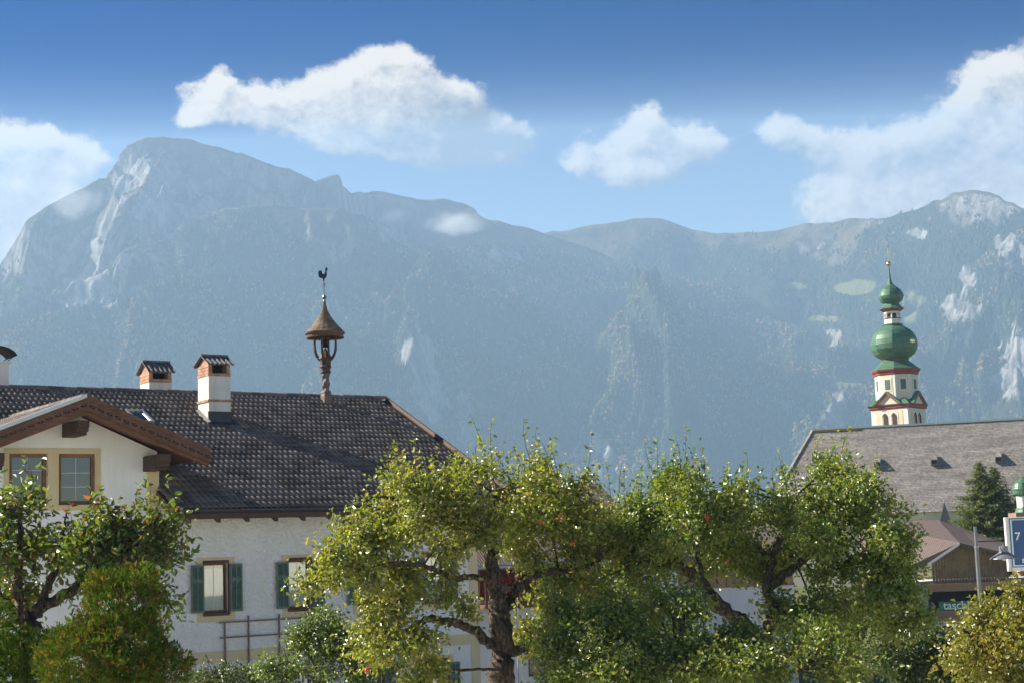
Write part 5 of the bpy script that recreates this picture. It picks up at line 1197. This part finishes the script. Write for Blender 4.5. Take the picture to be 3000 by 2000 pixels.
leafy('apple_tree', 'gnarled old apple tree with a thick forked trunk and yellow green leaves', 'apple tree', tA,
 [([(tA[0], YA, 0), (tA[0]-.02, YA, 1.8), W3(1474, 2000, YA), W3(1472, 1900, YA), W3(1466, 1820, YA), W3(1458, 1740, YA+.05)], .245, .14),
  ([W3(1462, 1790, YA), W3(1448, 1700, YA), W3(1443, 1600, YA+.1), W3(1440, 1520, YA+.2), W3(1450, 1430, YA+.3)], .14, .05),
  ([W3(1445, 1580, YA+.1), W3(1400, 1590, YA), W3(1350, 1600, YA-.1), W3(1300, 1625, YA-.2)], .055, .03),
  ([W3(1440, 1600, YA), W3(1400, 1560, YA-.2), W3(1340, 1520, YA-.4), W3(1260, 1480, YA-.5), W3(1100, 1450, YA-.6)], .06, .02),
  ([W3(1476, 1895, YA), W3(1432, 1885, YA-.1), W3(1395, 1848, YA-.2), W3(1330, 1822, YA-.3), W3(1255, 1810, YA-.4), W3(1200, 1845, YA-.5), W3(1130, 1855, YA-.6)], .085, .04),
  ([W3(1440, 1705, YA), W3(1400, 1690, YA-.2), W3(1330, 1690, YA-.4), W3(1240, 1655, YA-.6), W3(1140, 1650, YA-.7), W3(1020, 1690, YA-.7)], .06, .02),
  ([W3(1466, 1800, YA), W3(1500, 1750, YA+.1), W3(1540, 1700, YA+.2), W3(1600, 1675, YA+.3), W3(1690, 1670, YA+.4), W3(1760, 1640, YA+.4)], .10, .035),
  ([W3(1480, 1900, YA), W3(1530, 1900, YA+.2), W3(1580, 1860, YA+.3), W3(1620, 1800, YA+.3), W3(1690, 1780, YA+.3)], .085, .03),
  ([W3(1450, 1560, YA+.1), W3(1510, 1500, YA+.2), W3(1590, 1450, YA+.2), W3(1660, 1420, YA+.2)], .06, .02),
  ([W3(1500, 1960, YA), W3(1400, 1960, YA-.4), W3(1270, 1965, YA-.6)], .03, .015)],
 [blob(1450, 1470, YA+.2, 190, 110, 1.5), blob(1230, 1480, YA-.4, 140, 90, 1.1), blob(1110, 1500, YA-.5, 110, 70, .8), blob(1580, 1460, YA+.3, 140, 90, 1.3), blob(1250, 1590, YA-.5, 180, 70, 1.0), blob(1060, 1620, YA-.6, 110, 70, .8, 1.2),
  blob(1020, 1720, YA-.7, 110, 90, .8, 1.2), blob(1180, 1720, YA-.6, 130, 60, .8), blob(1340, 1690, YA-.5, 70, 45, .7, .8), blob(1130, 1860, YA-.7, 120, 70, .7, 1.2), blob(1380, 1770, YA-.3, 50, 30, .4, .6), blob(1700, 1560, YA+.4, 110, 90, 1.0), blob(1640, 1700, YA+.4, 110, 50, .8), blob(1690, 1790, YA+.4, 90, 60, .8), blob(1300, 1960, YA-.5, 90, 55, .6, .9), blob(1180, 1395, YA-.3, 60, 40, .5), blob(970, 1560, YA-.8, 60, 30, .4), blob(1560, 1830, YA+.5, 80, 60, .5), blob(1640, 1570, YA+.4, 140, 80, 1.0), blob(1770, 1510, YA+.6, 110, 80, .9), blob(1600, 1640, YA+.5, 100, 45, .6)],
 1250, 25, (.080, .56), PAL_A, shoots=95, seed=5, apples=[(1640, 1512, YA-.75, .034), (1584, 1528, YA-.85, .03), (1076, 1962, YA-1.2, .04), (1678, 1590, YA-.6, .03)], clr=.15)
YB = 26.5; tB = at(2270, 2000, YB); tB[2] = 0
leafy('apple_tree', 'leaning apple tree with dark limbs and red apples in dense green leaves', 'apple tree', tB,
 [([(tB[0]+.1, YB, 0), (tB[0]+.05, YB, 2.0), W3(2245, 1985, YB), W3(2215, 1880, YB), W3(2160, 1815, YB-.1), W3(2095, 1760, YB-.2), W3(2050, 1700, YB-.2), W3(2000, 1660, YB-.2), W3(1930, 1645, YB-.2), W3(1850, 1660, YB-.2)], .20, .05),
  ([W3(2215, 1880, YB), W3(2150, 1895, YB-.5), W3(2060, 1893, YB-.7), W3(1980, 1905, YB-.8)], .055, .03),
  ([W3(2230, 1900, YB), W3(2260, 1800, YB+.1), W3(2250, 1680, YB+.2), W3(2290, 1560, YB+.3), W3(2330, 1450, YB+.3)], .12, .04),
  ([W3(2255, 1720, YB+.1), W3(2350, 1640, YB+.3), W3(2450, 1560, YB+.4), W3(2540, 1480, YB+.5)], .08, .025),
  ([W3(2060, 1715, YB), W3(2040, 1600, YB+.2), W3(2010, 1500, YB+.3)], .06, .02),
  ([W3(2240, 1820, YB), W3(2380, 1780, YB-.2), W3(2500, 1760, YB-.3), W3(2620, 1700, YB-.2)], .07, .02)],
 [blob(2050, 1500, YB+.2, 170, 110, 1.5), blob(1930, 1560, YB, 130, 100, 1.3), blob(2210, 1530, YB+.2, 150, 110, 1.5), blob(2400, 1520, YB+.3, 160, 100, 1.5), blob(2530, 1470, YB+.3, 110, 75, 1.1), blob(2520, 1590, YB+.2, 130, 90, 1.3), blob(2340, 1640, YB+.4, 170, 90, 1.3), blob(2160, 1640, YB+.5, 120, 60, .8), blob(1830, 1640, YB-.1, 120, 80, 1.0),
  blob(2480, 1720, YB-.1, 170, 80, 1.2), blob(2620, 1660, YB-.2, 90, 70, .9), blob(2360, 1800, YB+.1, 150, 80, 1.0), blob(2560, 1830, YB-.2, 110, 70, .9), blob(1830, 1800, YB, 120, 70, .8, .8), blob(2100, 1840, YB+.5, 110, 50, .6, .7), blob(2400, 1400, YB+.4, 80, 45, .7), blob(2010, 1410, YB+.3, 70, 40, .6), blob(1960, 1720, YB+.4, 70, 40, .5, .6), blob(1790, 1560, YB+.2, 110, 80, .9), blob(1770, 1720, YB+.2, 110, 60, .7), blob(1890, 1800, YB+.3, 110, 60, .7), blob(2640, 1780, YB-.2, 70, 60, .7), blob(2660, 1560, YB, 50, 60, .6, .8)],
 1900, 26, (.078, .56), PAL_B, shoots=130, seed=8, apples=[(2072, 1514, YB-1.35, .040), (2003, 1522, YB-1.3, .032), (2176, 1988, YB-.7, .04), (2130, 1640, YB-1.0, .03)], clr=.155, shell=.45)
YC = 23.5; tC = at(2060, 2000, YC); tC[2] = 0
leafy('apple_tree', 'low spreading apple tree with light green leaves below the leaning tree', 'apple tree', tC,
 [([(tC[0], YC, 0), (tC[0]+.1, YC, 1.6), (tC[0], YC, 2.6), W3(2040, 2010, YC), W3(2010, 1960, YC)], .16, .05), ([(tC[0], YC, 2.4), W3(1900, 2020, YC), W3(1830, 1960, YC), W3(1780, 1930, YC)], .09, .03), ([(tC[0], YC, 2.6), W3(2200, 2020, YC), W3(2330, 1960, YC)], .09, .03)],
 [blob(1800, 1925, YC, 130, 80, .9), blob(1940, 1920, YC, 120, 75, .9), blob(2070, 1950, YC, 110, 60, .9), blob(2200, 1960, YC, 110, 60, .9), blob(2340, 1930, YC, 110, 70, .9), blob(1740, 2010, YC, 130, 60, .8), blob(1900, 2020, YC, 150, 60, .8), blob(2480, 1960, YC, 110, 70, .8), blob(1820, 1830, YC+.3, 70, 40, .5, .7), blob(2000, 1850, YC+.2, 60, 35, .5, .7), blob(1700, 1800, YC+.6, 110, 60, .7), blob(1840, 1780, YC+.6, 110, 50, .7), blob(1640, 1880, YC+.5, 80, 60, .6), blob(2120, 1890, YC+.2, 90, 50, .6), blob(1960, 1790, YC+.8, 80, 45, .6)],
 1150, 26, (.074, .55), PAL_B, seed=13, shoots=14, clr=.15)
YD = 21.0; tD = at(2960, 2000, YD); tD[2] = 0
leafy('apple_tree', 'young tree with yellowing leaves beside the shop', 'fruit tree', tD,
 [([(tD[0], YD, 0), (tD[0], YD, 2.5), W3(2955, 2000, YD), W3(2960, 1880, YD), W3(2975, 1790, YD)], .13, .03), ([W3(2955, 1960, YD), W3(2880, 1900, YD-.1), W3(2820, 1840, YD-.2)], .06, .02)],
 [blob(2965, 1800, YD, 80, 55, .7), blob(2905, 1830, YD-.1, 45, 40, .4), blob(2845, 1905, YD-.2, 40, 40, .4), blob(2960, 1870, YD, 100, 60, .8), blob(2880, 1930, YD-.1, 80, 50, .6), blob(3030, 1770, YD, 50, 40, .5), blob(3000, 1960, YD, 80, 60, .7)],
 340, 26, (.066, .55), PAL_D, seed=17, shoots=18, clr=.14, shoot_len=(.15, .34))
YS = 28.0; tS = at(2700, 2000, YS); tS[2] = 0
leafy('shrub', 'dark green shrub in front of the shop window', 'shrub', tS,
 [([(tS[0], YS, 0), (tS[0], YS, 1.6), W3(2700, 2000, YS), W3(2740, 1900, YS)], .09, .02), ([(tS[0], YS, 1.6), W3(2800, 2000, YS), W3(2860, 1950, YS)], .06, .02)],
 [blob(2700, 1960, YS, 110, 80, .9), blob(2800, 1930, YS, 100, 60, .8), blob(2900, 1990, YS, 120, 60, .8), blob(2620, 1940, YS, 60, 70, .6), blob(2740, 1900, YS, 40, 30, .4, .6)],
 430, 26, (.072, .55), PAL_S, seed=19, clr=.16, shoots=8, shoot_len=(.2, .5))
YE = 20.0; tE = at(60, 2000, YE); tE[2] = 0
leafy('cherry_tree', 'cherry tree with reddening leaves and long bare shoots in front of the gable', 'cherry tree', tE,
 [([(tE[0], YE, 0), (tE[0], YE, 2.2), W3(70, 1960, YE), W3(80, 1860, YE), W3(120, 1780, YE), W3(220, 1720, YE), W3(330, 1640, YE-.1), W3(430, 1560, YE-.2), W3(470, 1500, YE-.2)], .15, .02), ([W3(80, 1840, YE), W3(50, 1700, YE), W3(60, 1570, YE), W3(55, 1490, YE-.1)], .08, .008), ([W3(120, 1780, YE), W3(170, 1640, YE), W3(185, 1560, YE), W3(195, 1500, YE)], .06, .008), ([W3(60, 1820, YE), W3(-30, 1700, YE), W3(-60, 1560, YE)], .07, .02), ([W3(330, 1640, YE-.1), W3(420, 1680, YE-.2), W3(470, 1740, YE-.2), W3(515, 1790, YE-.3)], .03, .008)],
 [blob(60, 1640, YE, 110, 90, .8), blob(200, 1590, YE, 110, 60, .7), blob(320, 1600, YE-.1, 100, 55, .6), blob(420, 1580, YE-.2, 70, 40, .5), blob(-40, 1560, YE, 80, 90, .7), blob(180, 1690, YE, 130, 60, .7), blob(60, 1760, YE, 110, 80, .7), blob(320, 1690, YE-.1, 80, 50, .5), blob(440, 1540, YE-.2, 50, 30, .3, .8), blob(480, 1720, YE-.3, 30, 50, .25, .6), blob(495, 1790, YE-.3, 45, 22, .2, .8), blob(30, 1860, YE, 110, 70, .6), blob(455, 1650, YE-.2, 40, 40, .3, .6), blob(100, 1500, YE, 90, 40, .5, .6)],
 390, 17, (.100, .46), PAL_E, seed=23, shoots=40, clr=.14, shoot_len=(.25, .62), shell=.35)
YH = 31.5; tH = at(690, 2000, YH); tH[2] = 0
leafy('rose_bush', 'dark leafy bush growing by the flower pot at the farmhouse wall', 'bush', tH,
 [([(tH[0], YH, 0), (tH[0], YH, 2.4), W3(670, 2000, YH), W3(660, 1930, YH), W3(662, 1895, YH)], .03, .008), ([W3(680, 2000, YH), W3(720, 1960, YH), W3(690, 1935, YH)], .015, .006), ([W3(670, 2000, YH), W3(620, 1960, YH), W3(605, 1915, YH)], .012, .005)],
 [blob(665, 1960, YH, 45, 40, .4), blob(710, 1985, YH, 60, 35, .4), blob(610, 1985, YH, 50, 30, .35), blob(660, 1900, YH, 14, 16, .1, 2.), blob(604, 1920, YH, 18, 14, .1, 1.5), blob(690, 1935, YH, 22, 12, .1, 1.5), blob(760, 2000, YH, 40, 25, .3)],
 120, 16, (.070, .5), PAL_S, seed=29, clr=.10)
YG = 29.0; tG = at(960, 2000, YG); tG[2] = 0
leafy('shrub', 'dark climbing shrub over the foot of the trellis', 'shrub', tG,
 [([(tG[0], YG, 0), (tG[0], YG, 2.2), W3(940, 2000, YG), W3(900, 1900, YG), W3(880, 1840, YG)], .05, .012), ([W3(940, 2000, YG), W3(1040, 1960, YG), W3(1080, 1900, YG)], .03, .01), ([W3(940, 1990, YG), W3(860, 1960, YG), W3(830, 1900, YG)], .02, .008)],
 [blob(900, 1930, YG, 80, 70, .6), blob(1000, 1950, YG, 110, 60, .7), blob(870, 1850, YG, 50, 45, .4, .8), blob(1090, 1960, YG, 70, 60, .5), blob(960, 1850, YG, 80, 50, .5), blob(830, 1985, YG, 60, 35, .4), blob(1060, 1880, YG, 60, 40, .4)],
 400, 22, (.072, .55), PAL_S+PAL_B[:2], seed=31, clr=.13, shoots=8, shoot_len=(.2, .45))
# scale-leaved thuja hedge, lower left: upright sprays on a shell
def sprays(name, label, cat, base, blobs, n, size, pal, seed, mat='needle', up=.9, stem=None, shell=.55, group=None):
    g = np.random.default_rng(seed); root = empty(name, base); tag(root, label, cat, group); b0 = np.array(base, float)
    vol = np.array([b[1][0]*b[1][1]*b[1][2] for b in blobs])**.72; pi = g.choice(len(blobs), n, p=vol/vol.sum())
    d = unit(g.normal(size=(n, 3))); r = shell+(1-shell)*g.random(n)**.5; lump = 1+.16*np.sin(d[:, 0]*9+pi)*np.sin(d[:, 2]*8+pi*2)+.10*np.sin(d[:, 1]*17+d[:, 2]*13)
    cen = np.array([b[0] for b in blobs])[pi]; rv = np.array([b[1] for b in blobs])[pi]
    pos = cen+d*rv*(r*lump)[:, None]
    out = unit(d*np.array([1, 1, .5])+np.array([0, 0, up])+g.normal(0, .35, (n, 3)))
    k = 5; ci = np.repeat(np.arange(n), k); ax = unit(out[ci]+g.normal(0, .38, (n*k, 3))); P = pos[ci]+out[ci]*(g.random(n*k)*size[0]*.8)[:, None]+g.normal(0, size[0]*.18, (n*k, 3))
    nr = unit(g.normal(0, 1, (n*k, 3))+d[ci]*.8); L = size[0]*(.6+.8*g.random(n*k)); W_ = L*size[1]
    pal = np.array(pal); t = pal[g.integers(0, len(pal), n)][ci]*(.7+.6*g.random(n*k))[:, None]
    sd_ = unit(np.cross(ax, nr)); V = np.stack([P, P+ax*(L*.55)[:, None]+sd_*(W_*.5)[:, None], P+ax*L[:, None], P+ax*(L*.55)[:, None]-sd_*(W_*.5)[:, None]], 1).reshape(-1, 3)-b0
    me = np_mesh('crown', V, np.arange(len(P)*4).reshape(-1, 4)); point_color(me, 'tint', np.repeat(t, 4, axis=0)); tag(link('crown', me, mat, root), kind='stuff')
    m = MB()
    for (pts, r0, r1) in stem: m.tube([tuple(np.array(p)-b0) for p in pts], list(np.linspace(r0, r1, len(pts))), 8)
    m.build('trunk', 'bark', root); return root
YF = 17.5; tF = at(330, 2000, YF); tF[2] = 0
PAL_T = [(.055, .115, .014), (.080, .145, .018), (.11, .16, .025), (.038, .075, .012), (.16, .10, .03), (.14, .14, .028)]
sprays('thuja', 'bushy thuja conifer with rusty brown tips below the cherry tree', 'conifer', tF,
 [blob(350, 1790, YF, 105, 110, .45), blob(310, 1720, YF, 50, 45, .25), blob(410, 1710, YF, 50, 50, .25), blob(365, 1910, YF, 125, 125, .6), blob(460, 1960, YF, 90, 70, .4), blob(240, 1930, YF, 120, 110, .6), (tuple(tF+np.array([0, 0, 2.2])), (.8, .8, 2.2))], 18000, (.050, .30), PAL_T, 41,
 stem=[([tuple(tF), W3(330, 2050, YF), W3(330, 1800, YF)], .12, .03)])
tF2 = at(80, 2000, 18.6); tF2[2] = 0
sprays('thuja', 'dark rounded thuja hedge bush under the cherry tree', 'conifer', tF2,
 [blob(60, 1930, 18.6, 140, 75, .5), blob(180, 1890, 18.6, 60, 45, .35), blob(20, 1990, 18.6, 160, 90, .6), blob(-60, 1840, 18.6, 90, 80, .5), (tuple(tF2+np.array([0, 0, 2.0])), (.9, .7, 2.0))], 11000, (.052, .30), PAL_T[:4], 43,
 stem=[([tuple(tF2), W3(80, 2050, 18.6), W3(70, 1880, 18.6)], .1, .03)])
# twin-topped spruce in front of the church
def spruce(name, label, tops, Y, seed):
    g = np.random.default_rng(seed); b0 = at(tops[0][0]+20, 2000, Y); b0[2] = 0; root = empty(name, b0); tag(root, label, 'spruce')
    P, A, N_, Ls = [], [], [], []; m = MB(); k = Y/FPX
    for (x, y, dY, slope, zlow) in tops:
        T = at(x, y, Y+dY); h = T[2]-zlow; m.tube([(T[0]-b0[0], T[1]-b0[1], 0), (T[0]-b0[0], T[1]-b0[1], T[2]*.6), (T[0]-b0[0], T[1]-b0[1], T[2])], [.17, .12, .02], 8)
        z = 0.0
        while z < h:
            R = .10+slope*z**.9*(1+.12*g.normal()); nb = int(7+2.2*z)
            for b in range(nb):
                a = g.random()*6.283; L = R*(.70+.45*g.random()); ns = int(4+L*15)
                for s in range(ns):
                    t = (s+.5)/ns*1.0; dr = np.array([math.cos(a), math.sin(a), 0]); p = T+dr*L*t+np.array([0, 0, -z-.22*L*t+.20*L*t*t*t])
                    q = 2
                    for _ in range(q):
                        P.append(p+g.normal(0, .05, 3)); A.append(dr*.7+np.array([-dr[1], dr[0], 0])*g.normal(0, .7)+np.array([0, 0, -.12+g.normal(0, .3)])); N_.append(np.array([0, 0, 1])+g.normal(0, .4, 3)); Ls.append(.17+.10*g.random())
            z += .19+.01*z
    P = np.array(P); A = unit(np.array(A)); N_ = unit(np.array(N_)); Ls = np.array(Ls)
    pal = np.array([(.13, .175, .06), (.17, .215, .075), (.09, .13, .05), (.22, .25, .09)]); t = pal[g.integers(0, 4, len(P))]*(.75+.5*g.random(len(P)))[:, None]
    me = leaf_mesh('crown', P-b0, A, N_, Ls, Ls*.34, t, .05); tag(link('crown', me, 'needle', root), kind='stuff'); m.build('trunk', 'bark', root); return root
spruce('spruce_tree', 'twin topped green spruce in front of the church roof', [(2868, 1358, 0, .66, 3.0), (2909, 1370, .6, .72, 3.0)], 104.0, 51)

# ------------------------------------------------------------------ haze
def haze():
    mt = bpy.data.materials.new('haze_air'); mt.use_nodes = True; nt = NT(mt.node_tree); nt.n.clear()
    out = nt.node('ShaderNodeOutputMaterial')
    v = nt.node('ShaderNodeVolumePrincipled', {'Color': (.48, .715, 1.0, 1), 'Density': 1.8e-4, 'Anisotropy': 0.15})
    nt.put(out.inputs['Volume'], v.outputs[0]); mt.cycles.homogeneous_volume = True; MATS['haze_air'] = mt
    # the lid rises with the valley side: just above the camera and the village here, just above the summits there
    y0, y1 = -80.0, 4950.0; lid = lambda y: 64.0+(y+80.0)*.2505; X = 11500.0
    m = MB(); m.add([(-X, y0, -1), (X, y0, -1), (X, y1, -1), (-X, y1, -1), (-X, y0, lid(y0)), (X, y0, lid(y0)), (X, y1, lid(y1)), (-X, y1, lid(y1))], [(0, 3, 2, 1), (4, 5, 6, 7), (0, 1, 5, 4), (1, 2, 6, 5), (2, 3, 7, 6), (3, 0, 4, 7)])
    o = m.build('haze', 'haze_air')
    tag(o, 'pale blue haze filling the valley air', kind='stuff'); return o
haze()

# thin shreds of mist hanging before the slopes
def mist(x, y, Y, rx, ry, rd, dens, seed):
    k = Y/FPX; c = at(x, y, Y); m = MB(); n = 16
    m.lathe([(max(.02, math.sin(math.pi*j/10)), -math.cos(math.pi*j/10)) for j in range(11)], n)
    mt = bpy.data.materials.new('mist_air'); mt.use_nodes = True; nt = NT(mt.node_tree); nt.n.clear(); MATS['mist_%d' % seed] = mt
    v = objco(nt); r = nt.node('ShaderNodeVectorMath', {0: v}, operation='LENGTH').outputs['Value']
    nz = nt.noise(nt.node('ShaderNodeMapping', {'Vector': v, 'Location': (seed*3.7, 0, 0), 'Scale': (1.4, 1.4, .9)}).outputs[0], 1.5, 5, .6)
    d = nt.sstep(nt.m('ADD', nt.m('SUBTRACT', 1.0, r), nt.m('MULTIPLY', nt.m('SUBTRACT', nz, .5), 1.5)), .22, .85, 0.0, dens)
    edge = nt.sstep(r, .98, .75)
    vol = nt.node('ShaderNodeVolumePrincipled', {'Color': (.97, .98, 1, 1), 'Density': nt.m('MULTIPLY', d, edge), 'Anisotropy': .2})
    nt.put(nt.node('ShaderNodeOutputMaterial').inputs['Volume'], vol.outputs[0])
    o = m.build('mist', 'mist_%d' % seed); o.location = c; o.scale = (rx*k, rd, ry*k); return o
tag(mist(1335, 652, 3780, 130, 55, 80, .017, 1), 'white shred of mist in front of the plateau cliffs', kind='stuff')
tag(mist(1150, 640, 3700, 70, 40, 50, .008, 2), 'faint wisp of mist beside the rock tower', kind='stuff')
tag(mist(215, 590, 3150, 120, 75, 70, .008, 3), 'thin mist drifting over the left shoulder of the massif', kind='stuff')
